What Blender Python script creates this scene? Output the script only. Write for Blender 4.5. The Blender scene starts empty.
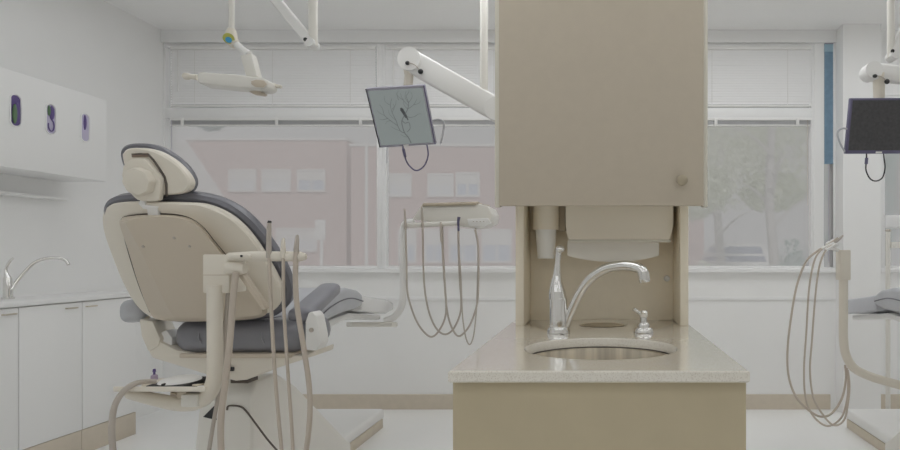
import bpy, bmesh, math, random
from mathutils import Vector, Matrix
random.seed(7)
C = bpy.context.scene.collection
F = 560.0; CX = 599.0; CY = 255.0; H = 1.172        # focal length, vanishing point and eye height of the photograph
V = Vector

def P(px, py, Y):
    "point at distance Y that the photograph shows at pixel px, py"
    return V(((px-CX)/F*Y, Y, H-(py-CY)/F*Y))

def onplane(px, py, o, n):
    d = V(((px-CX)/F, 1.0, -(py-CY)/F)); e = V((0, 0, H))
    return e + d*((o-e).dot(n)/d.dot(n))

# ------------------------------------------------------------------ materials
def lin(c):
    return tuple(((v/255)/12.92 if v/255 <= .04045 else ((v/255+.055)/1.055)**2.4) for v in c)

def mat(name, alb, rough=.5, metal=0.0, emit=None, es=0, noise=0.0, nscale=30, bump=0, spec=.5, trans=0):
    m = bpy.data.materials.new(name); m.use_nodes = True
    nt = m.node_tree; b = nt.nodes['Principled BSDF']
    b.inputs['Base Color'].default_value = (*alb, 1)
    b.inputs['Roughness'].default_value = rough; b.inputs['Metallic'].default_value = metal
    b.inputs['Specular IOR Level'].default_value = spec
    if emit:
        b.inputs['Emission Color'].default_value = (*emit, 1); b.inputs['Emission Strength'].default_value = es
    if noise or bump:
        tc = nt.nodes.new('ShaderNodeTexCoord'); nz = nt.nodes.new('ShaderNodeTexNoise')
        nz.inputs['Scale'].default_value = nscale; nz.inputs['Detail'].default_value = 3
        nt.links.new(tc.outputs['Object'], nz.inputs['Vector'])
        if noise:
            r = nt.nodes.new('ShaderNodeValToRGB')
            r.color_ramp.elements[0].position = .3; r.color_ramp.elements[1].position = .7
            r.color_ramp.elements[0].color = (*[max(0, a*(1-noise)) for a in alb], 1)
            r.color_ramp.elements[1].color = (*[min(1, a*(1+noise)) for a in alb], 1)
            nt.links.new(nz.outputs['Fac'], r.inputs['Fac']); nt.links.new(r.outputs['Color'], b.inputs['Base Color'])
        if bump:
            bp = nt.nodes.new('ShaderNodeBump'); bp.inputs['Strength'].default_value = bump; bp.inputs['Distance'].default_value = .004
            nt.links.new(nz.outputs['Fac'], bp.inputs['Height']); nt.links.new(bp.outputs['Normal'], b.inputs['Normal'])
    return m

def brick_mat(name, c1, c2, mortar, scale):
    m = mat(name, c1, .9); nt = m.node_tree; b = nt.nodes['Principled BSDF']
    tc = nt.nodes.new('ShaderNodeTexCoord'); mp = nt.nodes.new('ShaderNodeMapping'); mp.inputs['Rotation'].default_value = (math.pi/2, 0, 0)
    br = nt.nodes.new('ShaderNodeTexBrick'); br.inputs['Scale'].default_value = scale
    br.inputs['Color1'].default_value = (*c1, 1); br.inputs['Color2'].default_value = (*c2, 1); br.inputs['Mortar'].default_value = (*mortar, 1)
    nt.links.new(tc.outputs['Object'], mp.inputs['Vector']); nt.links.new(mp.outputs['Vector'], br.inputs['Vector'])
    nt.links.new(br.outputs['Color'], b.inputs['Base Color'])
    return m

M = {}
M['white'] = mat('white_paint', (.90, .90, .895), .6, noise=.01, nscale=3)
M['backroom'] = mat('room_paint', (.87, .86, .84), .7)
M['ceil'] = mat('ceiling_paint', (.93, .93, .925), .8, noise=.01, nscale=60)
M['floor'] = mat('vinyl_floor', (.91, .91, .90), .35, noise=.015, nscale=2, spec=.3)
M['lam_white'] = mat('white_laminate', (.89, .89, .885), .4, spec=.3)
M['tan'] = mat('tan_vinyl_base', (.66, .59, .49), .6, noise=.03, nscale=20)
M['brown'] = mat('brown_grip', (.22, .16, .12), .6)
M['niche'] = mat('beige_laminate_lightened', (.90, .825, .685), .45, noise=.015, nscale=25, spec=.3)  # cabinet laminate made lighter to stand in for light missing in the niche
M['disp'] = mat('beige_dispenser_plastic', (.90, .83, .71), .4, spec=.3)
M['uphmid'] = mat('mid_grey_vinyl', (.27, .27, .30), .36, noise=.06, nscale=8, spec=.6)
M['uphseat'] = mat('seat_grey_vinyl', (.225, .225, .25), .28, noise=.08, nscale=8, bump=.12, spec=.6)
M['covergrey'] = mat('ribbed_grey_cover', (.55, .56, .60), .35, bump=.4, nscale=20)
M['cab'] = mat('beige_laminate', (.575, .508, .412), .45, noise=.015, nscale=25, spec=.3)
M['cabfront'] = mat('beige_panel', (.55, .475, .33), .45, noise=.02, nscale=12, spec=.3)
M['cabedge'] = mat('cabinet_edge_band', (.74, .71, .62), .4)
M['chrome'] = mat('polished_chrome', (.80, .79, .77), .10, 1.0)
M['steel'] = mat('brushed_steel', (.74, .68, .58), .30, 1.0, noise=.32, nscale=4)
_nt = M['steel'].node_tree; _mp = _nt.nodes.new('ShaderNodeMapping'); _mp.inputs['Scale'].default_value = (6, .3, .1)
_nz = [q for q in _nt.nodes if q.type == 'TEX_NOISE'][0]; _tc = [q for q in _nt.nodes if q.type == 'TEX_COORD'][0]
_nt.links.new(_tc.outputs['Object'], _mp.inputs['Vector']); _nt.links.new(_mp.outputs['Vector'], _nz.inputs['Vector'])
M['cream'] = mat('cream_plastic', (.78, .73, .64), .38, spec=.4)
M['creamdark'] = mat('tan_cream_plastic', (.62, .545, .445), .42, spec=.4)  # tan parts; on the chair back it also stands in for window shading
M['wplastic'] = mat('white_plastic', (.84, .835, .82), .35, spec=.4)
M['offw'] = mat('ivory_enamel', (.79, .77, .72), .35, spec=.4)
M['uph'] = mat('charcoal_vinyl', (.17, .17, .195), .32, noise=.08, nscale=8, bump=.15, spec=.5)
M['uphlight'] = mat('grey_vinyl', (.52, .53, .56), .4, noise=.06, nscale=8, spec=.5)
M['clear'] = mat('milky_plastic_cover', (.82, .82, .82), .25, bump=.5, nscale=14)
M['dark'] = mat('black_rubber', (.03, .03, .032), .5)
M['seam'] = mat('dark_seam', (.12, .10, .085), .7)
M['hose'] = mat('tan_hose', (.56, .49, .42), .45)
M['hosegrey'] = mat('grey_tan_hose', (.50, .45, .40), .45)
M['paper'] = mat('white_paper', (.90, .87, .81), .9)
M['cup'] = mat('white_cup', (.93, .92, .89), .6)
M['brass'] = mat('aged_knob', (.45, .39, .29), .35, .6)
M['blue'] = mat('blue_fabric', (.19, .30, .41), .7, noise=.08, nscale=30)
M['bluepale'] = mat('pale_blue_fabric', (.36, .52, .62), .7)
M['blind'] = mat('blind_slat', (.92, .92, .92), .5)
M['blinddark'] = mat('blind_stack_grey', (.50, .50, .51), .5)
M['violet'] = mat('violet_glove', (.13, .09, .26), .5)
M['green'] = mat('green_glove', (.13, .22, .12), .5)
M['lav'] = mat('lavender_glove', (.56, .52, .68), .5)
M['bezel'] = mat('dark_blue_grey_bezel', (.14, .13, .22), .4)
M['bezelgrey'] = mat('grey_bezel', (.36, .35, .42), .4)
M['scr'] = mat('lit_screen_sky', (.02, .02, .02), .3, emit=(.195, .218, .212), es=1.0)
M['scrdark'] = mat('lit_screen_branches', (.02, .02, .02), .3, emit=(.095, .105, .105), es=1.0)
M['scrbird'] = mat('lit_screen_bird', (.02, .02, .02), .3, emit=(.052, .055, .056), es=1.0)
M['scroff'] = mat('dark_screen', (.085, .083, .088), .35, spec=.4, noise=.15, nscale=60)
M['lensy'] = mat('yellow_cap', (.50, .50, .10), .4)
M['lensb'] = mat('blue_cap', (.05, .33, .62), .4)
M['pinkbottle'] = mat('mauve_bottle', (.44, .36, .47), .4)
for i_, e_ in enumerate((2.7, 1.45, 1.0, .95, 1.0, .9)): M['lamp%d' % i_] = mat('lamp_diffuser', (.9, .9, .9), .5, emit=(.965, .985, 1.0), es=e_)  # glow of the added ceiling lights, set row by row
M['wframe'] = mat('window_frame_white', (.88, .88, .88), .45)
M['brick'] = brick_mat('pale_red_brick', (.70, .545, .52), (.64, .49, .47), (.76, .66, .63), 4.0)  # outdoor brick paled to carry part of the overexposed haze
M['brick2'] = brick_mat('washed_out_red_brick', (.68, .51, .49), (.62, .46, .44), (.74, .63, .60), 4.0)  # second brick, its colour lightened for the same haze
M['stone'] = mat('pale_stone', (.85, .84, .83), .8)
M['fglass'] = mat('facade_pane', (.82, .84, .88), .25)
M['fglassb'] = mat('facade_pane_blue', (.62, .68, .80), .25)
M['ground'] = mat('pale_pavement', (.86, .86, .86), .9, noise=.02, nscale=1)
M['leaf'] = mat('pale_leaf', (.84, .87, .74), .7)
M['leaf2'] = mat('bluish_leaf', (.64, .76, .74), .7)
M['leafdark'] = mat('dark_teal_leaf', (.16, .27, .26), .7)
M['bark'] = mat('pale_bark', (.66, .64, .62), .9, noise=.1, nscale=8)
M['carw'] = mat('white_car_paint', (.85, .85, .86), .3)
M['carg'] = mat('car_window', (.34, .38, .50), .15)
M['carred'] = mat('tail_light_red', (.55, .2, .2), .3)

# speckled quartz worktop
def quartz(name, base, dark, rough):
    m = mat(name, base, rough, spec=.5); nt = m.node_tree; b = nt.nodes['Principled BSDF']
    tc = nt.nodes.new('ShaderNodeTexCoord'); vo = nt.nodes.new('ShaderNodeTexVoronoi'); vo.inputs['Scale'].default_value = 260
    r = nt.nodes.new('ShaderNodeValToRGB')
    r.color_ramp.elements[0].position = .0; r.color_ramp.elements[0].color = (*dark, 1)
    r.color_ramp.elements[1].position = .45; r.color_ramp.elements[1].color = (*base, 1)
    b.inputs['Coat Weight'].default_value = 1; b.inputs['Coat Roughness'].default_value = .04; b.inputs['Coat IOR'].default_value = 1.6
    nt.links.new(tc.outputs['Object'], vo.inputs['Vector']); nt.links.new(vo.outputs['Distance'], r.inputs['Fac'])
    nt.links.new(r.outputs['Color'], b.inputs['Base Color'])
    return m
M['quartz'] = quartz('speckled_quartz', (.84, .80, .72), (.54, .47, .38), .07)

# window glass, mostly clear; a white translucent mix puts glare haze over the view
g = bpy.data.materials.new('haze_glass'); g.use_nodes = True; nt = g.node_tree
for n in list(nt.nodes): nt.nodes.remove(n)
out = nt.nodes.new('ShaderNodeOutputMaterial'); mix = nt.nodes.new('ShaderNodeMixShader')
tr = nt.nodes.new('ShaderNodeBsdfTransparent'); tl = nt.nodes.new('ShaderNodeBsdfTranslucent')
tl.inputs['Color'].default_value = (.97, .97, .97, 1); mix.inputs[0].default_value = .40
nt.links.new(tr.outputs[0], mix.inputs[1]); nt.links.new(tl.outputs[0], mix.inputs[2]); nt.links.new(mix.outputs[0], out.inputs[0])
M['glass'] = g

# ------------------------------------------------------------------ mesh helpers
def merge(dst, src, mi=0):
    me = bpy.data.meshes.new('tmp'); 
    for f in src.faces: f.material_index = mi
    src.to_mesh(me); src.free(); dst.from_mesh(me); bpy.data.meshes.remove(me)

def BM(): return bmesh.new()

def bevel_all(b, w, seg=2, ang=.5):
    if w <= 0: return
    es = [e for e in b.edges if len(e.link_faces) == 2 and e.calc_face_angle(0) > ang]
    bmesh.ops.bevel(b, geom=es, offset=w, segments=seg, affect='EDGES', profile=.5, clamp_overlap=True)

def box(bm, x0, x1, y0, y1, z0, z1, bev=.003, mi=0, seg=2):
    b = BM(); bmesh.ops.create_cube(b, size=1)
    for v in b.verts: v.co = V(((x0+x1)/2+v.co.x*(x1-x0), (y0+y1)/2+v.co.y*(y1-y0), (z0+z1)/2+v.co.z*(z1-z0)))
    bevel_all(b, bev, seg); merge(bm, b, mi); return bm

def obox(bm, c, u, v, w, bev=.003, mi=0, seg=2):
    "oriented box: centre and three half vectors"
    b = BM(); bmesh.ops.create_cube(b, size=2)
    for k in b.verts: k.co = c + u*k.co.x + v*k.co.y + w*k.co.z
    bmesh.ops.recalc_face_normals(b, faces=b.faces)
    bevel_all(b, bev, seg); merge(bm, b, mi); return bm

def cr(pts, per=6, closed=False):
    n = len(pts); out = []
    rng = range(n) if closed else range(n-1)
    for i in rng:
        if closed: a, p, q, c = pts[(i-1) % n], pts[i], pts[(i+1) % n], pts[(i+2) % n]
        else: a, p, q, c = pts[max(i-1, 0)], pts[i], pts[i+1], pts[min(i+2, n-1)]
        for k in range(per):
            t = k/per
            out.append(.5*((2*p)+(q-a)*t+(2*a-5*p+4*q-c)*t*t+(3*p-a-3*q+c)*t**3))
    if not closed: out.append(pts[-1].copy())
    return out

def prism(bm, pts, ext, bev=.004, mi=0, seg=2, ang=.5):
    b = BM(); vs = [b.verts.new(p) for p in pts]; f = b.faces.new(vs)
    r = bmesh.ops.extrude_face_region(b, geom=[f])
    for v in r['geom']:
        if isinstance(v, bmesh.types.BMVert): v.co += ext
    bmesh.ops.recalc_face_normals(b, faces=b.faces)
    bevel_all(b, bev, seg, ang); merge(bm, b, mi); return bm

def loft(bm, loops, mi=0, cap=True):
    b = BM(); L = [[b.verts.new(p) for p in lp] for lp in loops]; n = len(L[0])
    for i in range(len(L)-1):
        for k in range(n): b.faces.new((L[i][k], L[i][(k+1) % n], L[i+1][(k+1) % n], L[i+1][k]))
    if cap: b.faces.new(L[0][::-1]); b.faces.new(L[-1])
    bmesh.ops.recalc_face_normals(b, faces=b.faces); merge(bm, b, mi); return bm

def tube(bm, pts, r, n=10, per=7, mi=0, smooth=True):
    pts = [V(p) for p in pts]
    rs = r if isinstance(r, (list, tuple)) else [r]*len(pts)
    if smooth and len(pts) > 2:
        q = cr(pts, per); R = []
        for i in range(len(q)):
            t = i/per; k = min(int(t), len(rs)-2); R.append(rs[k]+(rs[k+1]-rs[k])*(t-k))
        pts, rs = q, R
    loops = []; T0 = (pts[1]-pts[0]).normalized()
    up = V((0, 0, 1)) if abs(T0.z) < .9 else V((1, 0, 0))
    N = T0.cross(up).normalized()
    for i, p in enumerate(pts):
        T = (pts[min(i+1, len(pts)-1)]-pts[max(i-1, 0)]).normalized()
        N = (N-T*N.dot(T)).normalized(); B = T.cross(N)
        loops.append([p+(N*math.cos(2*math.pi*k/n)+B*math.sin(2*math.pi*k/n))*rs[i] for k in range(n)])
    return loft(bm, loops, mi)

def cyl(bm, a, b_, r0, r1=None, n=20, mi=0):
    return tube(bm, [a, b_], [r0, r0 if r1 is None else r1], n, mi=mi, smooth=False)

def lathe(bm, prof, c, n=24, mi=0, sx=1, sy=1):
    return loft(bm, [[V(c)+V((r*math.cos(2*math.pi*k/n)*sx, r*math.sin(2*math.pi*k/n)*sy, z)) for k in range(n)] for r, z in prof], mi)

def ell(bm, c, rx, ry, rz, mi=0, u=16, v=10):
    b = BM(); bmesh.ops.create_uvsphere(b, u_segments=u, v_segments=v, radius=1)
    for k in b.verts: k.co = V(c)+V((k.co.x*rx, k.co.y*ry, k.co.z*rz))
    merge(bm, b, mi); return bm

WO = {}
def obj(name, bm, mats, parent=None, smooth=True):
    if isinstance(mats, str): mats = [mats]
    if parent is not None: org = WO[parent.name]
    else:
        xs = [v.co for v in bm.verts]
        org = V(((min(c.x for c in xs)+max(c.x for c in xs))/2, (min(c.y for c in xs)+max(c.y for c in xs))/2, min(c.z for c in xs)))
    for v in bm.verts: v.co -= org
    me = bpy.data.meshes.new(name)
    if smooth:
        for f in bm.faces: f.smooth = True
    bm.to_mesh(me); bm.free()
    if smooth: me.set_sharp_from_angle(angle=math.radians(38))
    for m in mats: me.materials.append(M[m])
    o = bpy.data.objects.new(name, me); C.objects.link(o)
    if parent is not None: o.parent = parent
    else: o.location = org
    WO[o.name] = org.copy(); return o

def tag(o, label, cat, group=None, kind=None):
    o['label'] = label; o['category'] = cat
    if group: o['group'] = group
    if kind: o['kind'] = kind
    return o

def thing(name, label, cat, loc, group=None):
    o = bpy.data.objects.new(name, None); o.empty_display_size = .05; C.objects.link(o)
    o.location = loc; WO[o.name] = V(loc); return tag(o, label, cat, group)

def struct(name, bm, mats, label=None, smooth=False):
    o = obj(name, bm, mats, None, smooth); o['kind'] = 'structure'; return o

# ------------------------------------------------------------------ the room
XL, XR, YF, YB, ZC = -3.32, 4.6, -2.6, 4.26, 2.877
struct('floor', box(BM(), XL-.1, XR+.1, YF-.1, YB+.14, -.06, 0, 0), 'floor')
struct('ceiling', box(BM(), XL-.1, XR+.1, YF-.1, YB+.14, ZC, ZC+.1, 0), 'ceil')
struct('wall_left', box(BM(), XL-.1, XL, YF, YB+.14, 0, ZC, 0), 'white')
struct('wall_right', box(BM(), XR, XR+.1, YF, YB+.14, 0, ZC, 0), 'backroom')
struct('wall_front', box(BM(), XL-.1, XR+.1, YF-.1, YF, 0, ZC, 0), 'backroom')
WX = [P(160, 0, YB).x, P(381, 0, YB).x, P(607, 0, YB).x, P(816, 0, YB).x]
zs, zr0, zr1, zh = P(0, 268, YB).z, P(0, 118, YB).z, P(0, 108, YB).z, P(0, 43, YB).z
slx0, slx1 = P(824, 0, YB).x, P(833, 0, YB).x
w4x0, w4x1 = 2.13, 4.2
z4t, z4s = P(0, 95, YB).z, P(0, 262, YB).z
bm = BM()
box(bm, XL, XR, YB, YB+.14, 0, zs-.03, 0)                               # below the sills
box(bm, XL, 1.80, YB, YB+.14, zh, ZC, 0)                                # header
box(bm, WX[3]-.012, slx0, YB, YB+.14, zs-.03, zh, 0)
box(bm, slx1, slx1+.25, YB, YB+.02, zs-.03, ZC, 0); box(bm, slx1+.25, w4x0, YB, YB+.14, zs-.03, ZC, 0)
box(bm, w4x0, XR, YB, YB+.14, z4t, ZC, 0)
box(bm, w4x1, XR, YB, YB+.14, zs-.03, z4t, 0)
struct('wall_back', bm, 'white')
struct('wall_pier', box(BM(), 1.80, 2.08, 4.13, YB, 0, ZC, .002), 'white')
struct('trim_1', box(BM(), XL, 1.80, YB-.02, YB+.005, zh-.002, ZC, .003), 'wframe')
struct('trim_2', box(BM(), XL, 1.80, YB-.035, YB+.1, zs-.035, zs-.005, .004), 'wframe')
struct('trim_3', box(BM(), w4x0, w4x1, YB-.03, YB+.1, zs-.035, zs-.005, .004), 'wframe')
struct('trim_4', box(BM(), XL+.04, 1.80, YB-.008, YB+.001, P(0, 300, YB).z, P(0, 297, YB).z, .002), 'wframe')
struct('baseboard_back', box(BM(), -2.62, P(830, 0, YB).x, YB-.012, YB, 0, P(0, 394.5, YB-.01).z, .003), 'tan')
struct('baseboard_right', box(BM(), P(878, 0, YB).x, XR, YB-.012, YB, 0, P(0, 394.5, YB-.01).z, .003), 'tan')

def window(n, x0, x1, z0, z1, rails, fw=.045):
    f = BM()
    box(f, x0, x0+fw, YB+.005, YB+.075, z0, z1, .003); box(f, x1-fw, x1, YB+.005, YB+.075, z0, z1, .003)
    box(f, x0+fw, x1-fw, YB+.005, YB+.075, z1-.03, z1, .003); box(f, x0+fw, x1-fw, YB+.005, YB+.075, z0, z0+.025, .003)
    for a, b in rails: box(f, x0+fw, x1-fw, YB+.0, YB+.075, a, b, .003)
    w = struct('window_%d' % n, f, 'wframe', smooth=True)
    zz = [z0+.02]+[v for r in rails for v in r]+[z1-.02]
    for k in range(0, len(zz), 2):
        o = obj('glass_pane', box(BM(), x0+fw-.003, x1-fw+.003, YB+.05, YB+.052, zz[k]-.004, zz[k+1]+.004, 0), 'glass', w, False)
    return w
for i in range(3):
    window(i+1, WX[i]+(.0 if i else .0), WX[i+1], zs-.01, zh, [(zr0, zr1)], .036)
window(4, w4x0, w4x1, zs-.01, z4t, [(P(0, 228, YB).z, P(0, 215, YB).z)], .05)
window(5, slx0-.004, slx1+.004, zs-.02, zh, [], .004)

# blinds: closed ones in the upper lights, gathered ones at the head of the lower lights
nm = ['left', 'middle', 'right']
det = ['beside left wall', 'behind tilted bird monitor', 'right of tall beige cabinet']
for i in range(3):
    x0, x1 = WX[i]+.040, WX[i+1]-.040
    if i == 0: x0 += .05
    t = thing('closed_blind', 'closed white slatted blind in upper window %s' % det[i], 'blind', (x0, YB-.02, zr1), 'closed blinds in the upper windows')
    obj('headrail', box(BM(), x0, x1, YB-.018, YB+.012, zh-.055, zh-.028, .003), 'wplastic', t)
    s = BM(); z = zh-.066
    while z > zr1+.035:
        obox(s, V(((x0+x1)/2, YB-.004, z)), V(((x1-x0)/2, 0, 0)), V((0, .004, .0108)), V((0, .0007, -.0003)), 0); z -= .0195
    obj('slats', s, 'blind', t, False)
    obj('bottom_rail', box(BM(), x0, x1, YB-.012, YB+.010, zr1+.008, zr1+.024, .003), 'wplastic', t)
    obj('wand', cyl(BM(), V((x0+.06, YB-.02, zh-.06)), V((x0+.06, YB-.02, zr1+.12)), .0035, n=8), 'wplastic', t)
    for q in (.12, .5, .88): obj('ladder_cord', box(BM(), x0+(x1-x0)*q-.002, x0+(x1-x0)*q+.002, YB-.0175, YB-.0165, zr1+.02, zh-.05, 0), 'wplastic', t, False)
    t = thing('raised_blind', 'raised grey slatted blind gathered at lower window head %s' % det[i], 'blind', (x0, YB-.02, zr0-.06), 'raised blinds above the lower windows')
    obj('headrail', box(BM(), x0, x1, YB-.02, YB+.012, zr0-.022, zr0-.002, .003), 'wplastic', t)
    zt, zb = P(0, 120.3, YB).z, P(0, 124.3, YB).z
    s = BM(); nS = 6
    for k in range(nS):
        zz = zt+(zb-zt)*k/(nS-1); box(s, x0+.006, x1-.006, YB-.012, YB+.010, zz-.0022, zz+.0022, .0006)
    obj('slat_stack', s, 'blinddark', t, False)
    obj('bottom_rail', box(BM(), x0, x1, YB-.014, YB+.012, zb-.014, zb-.004, .003), 'wplastic', t)
    for q in (.06, .52, .93): obj('clip', box(BM(), x0+(x1-x0)*q-.012, x0+(x1-x0)*q+.012, YB-.022, YB-.013, zb-.016, zt+.012, .003), 'wplastic', t)
    obj('pull_cord', cyl(BM(), V((x1-.03, YB-.018, zt)), V((x1-.03, YB-.018, zb-.62)), .002, n=6), 'hosegrey', t) if i == 2 else obj('pull_cord', cyl(BM(), V((x0+.012, YB-.018, zt)), V((x0+.012, YB-.018, zb-.30)), .002, n=6), 'bezelgrey', t)

t = thing('blue_shade', 'narrow blue shade hanging in the slit window beside pier', 'window shade', (slx0, YB-.01, P(0, 163, YB).z))
zt, zb = P(0, 43.5, YB).z, P(0, 163, YB).z
s = BM(); zc = P(0, 52, YB).z
box(s, slx0+.002, slx1-.002, YB-.006, YB-.003, zb, zc, 0, 0); obj('shade_cloth', s, 'blue', t, False)
obj('shade_header', box(BM(), slx0+.002, slx1-.002, YB-.008, YB+.002, zc, zt-.008, .001), 'bluepale', t)
obj('shade_roller', box(BM(), slx0+.001, slx1-.001, YB-.012, YB+.004, zt-.008, zt, .002), 'bezelgrey', t)
obj('hem_bar', box(BM(), slx0+.001, slx1-.001, YB-.009, YB, zb-.008, zb, .002), 'blue', t)
obj('pull_cord', cyl(BM(), V((slx0+.034, YB-.005, zb)), V((slx0+.034, YB-.005, P(0, 262, YB).z)), .0022, n=6), 'bezelgrey', t)

# unseen lights added under the ceiling to brighten the bays and the passage
LX = [(-2.1, 'far left column'), (-.75, 'column left of the island'), (.95, 'column right of the island'), (2.85, 'far right column')]
LY = [(3.22, 'row nearest the window'), (1.55, 'row over the island front'), (-.25, 'row just behind the camera'), (-1.7, 'rear row')]
ADDED_LIGHTS = [(x, y, '%s, %s' % (b, a), 'lamp%d' % (i+4 if x < -2 and i < 2 else i)) for x, a in LX for i, (y, b) in enumerate(LY)]
for x, y, d, m in ADDED_LIGHTS:
    t = thing('added_ceiling_light', 'flat square ceiling light %s' % d, 'ceiling light', (x, y, ZC-.02), 'flush ceiling lights')  # added unseen light, only there to brighten the room
    f = BM()
    for a, b in ((-.62, -.58), (.58, .62)): box(f, x+a, x+b, y-.42, y+.42, ZC-.022, ZC-.001, .003)
    for a, b in ((-.42, -.38), (.38, .42)): box(f, x-.58, x+.58, y+a, y+b, ZC-.022, ZC-.001, .003)
    obj('added_light_frame', f, 'wplastic', t)
    obj('diffuser', box(BM(), x-.58, x+.58, y-.38, y+.38, ZC-.014, ZC-.004, 0), m, t, False)

# ------------------------------------------------------------------ island with sink
Y1 = 1.41; zt = .88; xa, xb = -.380, .380; Yn, Yk = 2.30, 2.52; th = .030
t = thing('island_cabinet', 'beige island base cabinet under the speckled worktop with sink', 'cabinet', (0, 2.0, 0))
obj('front_panel', box(BM(), P(452.5, 0, Y1+.025).x, P(746.5, 0, Y1+.025).x, Y1+.025, Y1+.045, .0, zt-th, .004), 'cabfront', t)
b = BM()
box(b, P(453.5, 0, Y1+.025).x, P(453.5, 0, Y1+.025).x+.02, Y1+.045, Yk+.02, 0, zt-th, .002); obj('side_panel', b, 'cab', t)
b = BM(); box(b, P(745.5, 0, Y1+.025).x-.02, P(745.5, 0, Y1+.025).x, Y1+.045, Yk+.02, 0, zt-th, .002); obj('side_panel', b, 'cab', t)
obj('back_panel', box(BM(), -.34, .34, Yk, Yk+.018, 0, zt-th, .002), 'cab', t)
# worktop with the oval cut-out
sx, sy, sa, sb = .0062, 1.765, .238, .205
N = 96; b = BM(); rings = []
def rect_pt(a, x0, x1, y0, y1, r=.012):
    c, s = math.cos(a), math.sin(a); k = 1e9
    if c > 1e-9: k = min(k, (x1-sx)/c)
    if c < -1e-9: k = min(k, (x0-sx)/c)
    if s > 1e-9: k = min(k, (y1-sy)/s)
    if s < -1e-9: k = min(k, (y0-sy)/s)
    return sx+c*k, sy+s*k
angs = sorted([2*math.pi*k/N for k in range(N)]+[math.atan2(yy-sy, xx-sx) % (2*math.pi) for xx in (xa, xb) for yy in (Y1, Yk+.02)])
e = .004
def ring(fn, z): return [V((*fn(a), z)) for a in angs]
def el(k): return lambda a: (sx+sa*k*math.cos(a), sy+sb*k*math.sin(a))
outer = lambda d: (lambda a: rect_pt(a, xa+d, xb-d, Y1+d, Yk+.02-d))
loops = [ring(el(1), zt-th), ring(el(1), zt-e), ring(el(1.012), zt), ring(outer(e), zt), ring(outer(0), zt-e), ring(outer(0), zt-th+e), ring(outer(e), zt-th), ring(el(1), zt-th)]
loft(b, loops, cap=False); bmesh.ops.remove_doubles(b, verts=b.verts, dist=1e-6)
tag(obj('island_worktop', b, 'quartz'), 'speckled stone worktop of the island with an oval sink cutout', 'worktop')
t = thing('sink_basin', 'oval stainless steel undermount sink basin in the island worktop', 'sink', (sx, sy, zt-th-.15))
prof = [(1.04, -.0305), (1.0, -.0305), (.965, -.036), (.94, -.07), (.90, -.12), (.78, -.15), (.4, -.158), (.12, -.16)]
b = BM(); loft(b, [[V((sx+sa*k*math.cos(a), sy+sb*k*math.sin(a), zt+z)) for a in angs] for k, z in prof]+[[V((sx+sa*1.04*math.cos(a), sy+sb*1.04*math.sin(a), zt-.17-.0*z)) for a in angs]]+[[V((sx+sa*1.04*math.cos(a), sy+sb*1.04*math.sin(a), zt-.031)) for a in angs]], cap=False)
obj('bowl', b, 'steel', t)
obj('gasket', loft(BM(), [[V((sx+sa*k*math.cos(a), sy+sb*k*math.sin(a), zt-z)) for a in angs] for k, z in ((1.001, .0298), (.982, .0298), (.982, .041), (1.001, .041))], cap=False), 'seam', t)
obj('drain', lathe(BM(), [(.001, .004), (.035, .004), (.04, .0), (.03, -.004), (.001, -.004)], (sx, sy, zt-.156)), 'chrome', t)

# tap
Yt = 2.10
t = thing('sink_faucet', 'chrome single lever faucet with arched spout beside the oval sink', 'faucet', P(559, 333, Yt))
c = P(558.5, 333.5, Yt); k = Yt/F
obj('base_flange', lathe(BM(), [(.001, .0005), (11.5*k, .0005), (11.6*k, 2.5*k), (10.2*k, 6*k), (9*k, 6.5*k), (.001, 6.6*k)], V((c.x, Yt, zt)), 28), 'chrome', t)
obj('body', lathe(BM(), [(.001, 6*k), (8.9*k, 6*k), (9*k, 8*k), (9*k, 34*k), (8.2*k, 36*k), (.001, 36.2*k)], V((c.x-.2*k, Yt, zt)), 28), 'chrome', t)
h = BM(); hp = [(557.6, 298.5, 9.0), (557, 292, 8.4), (556.6, 285, 6.6), (557, 275, 4.0), (557.7, 263, 2.8), (558.6, 254, 3.0), (559.4, 249.5, 4.0), (560.2, 247, 3.6), (560.6, 245.2, 1.2)]
tube(h, [P(x, y, Yt) for x, y, r in hp], [r*k for x, y, r in hp], 16)
lv = obj('lever', h, 'chrome', t)
obj('lever_tip', ell(BM(), P(560.2, 249.3, Yt-.006), 4.6*k, 4.2*k, 3.8*k), 'chrome', lv)
s = BM(); sp = [(564, 328, 4.2, 0), (570, 313, 4.2, 0), (579, 294, 4.3, -.01), (591, 278, 4.5, -.03), (606, 268.5, 4.7, -.05), (622, 265.6, 4.7, -.08), (634, 266.6, 4.7, -.10), (641.5, 270, 5.0, -.115), (643.6, 275.5, 5.3, -.12)]
tube(s, [P(x, y, Yt+d) for x, y, r, d in sp], [r*k for x, y, r, d in sp], 18)
spt = obj('spout', s, 'chrome', t)
obj('aerator', tube(BM(), [P(642.9, 272, Yt-.12), P(644.2, 279, Yt-.12), P(644.8, 282.3, Yt-.12)], [5.6*k, 5.6*k, 5.0*k], 18), 'chrome', spt)

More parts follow.
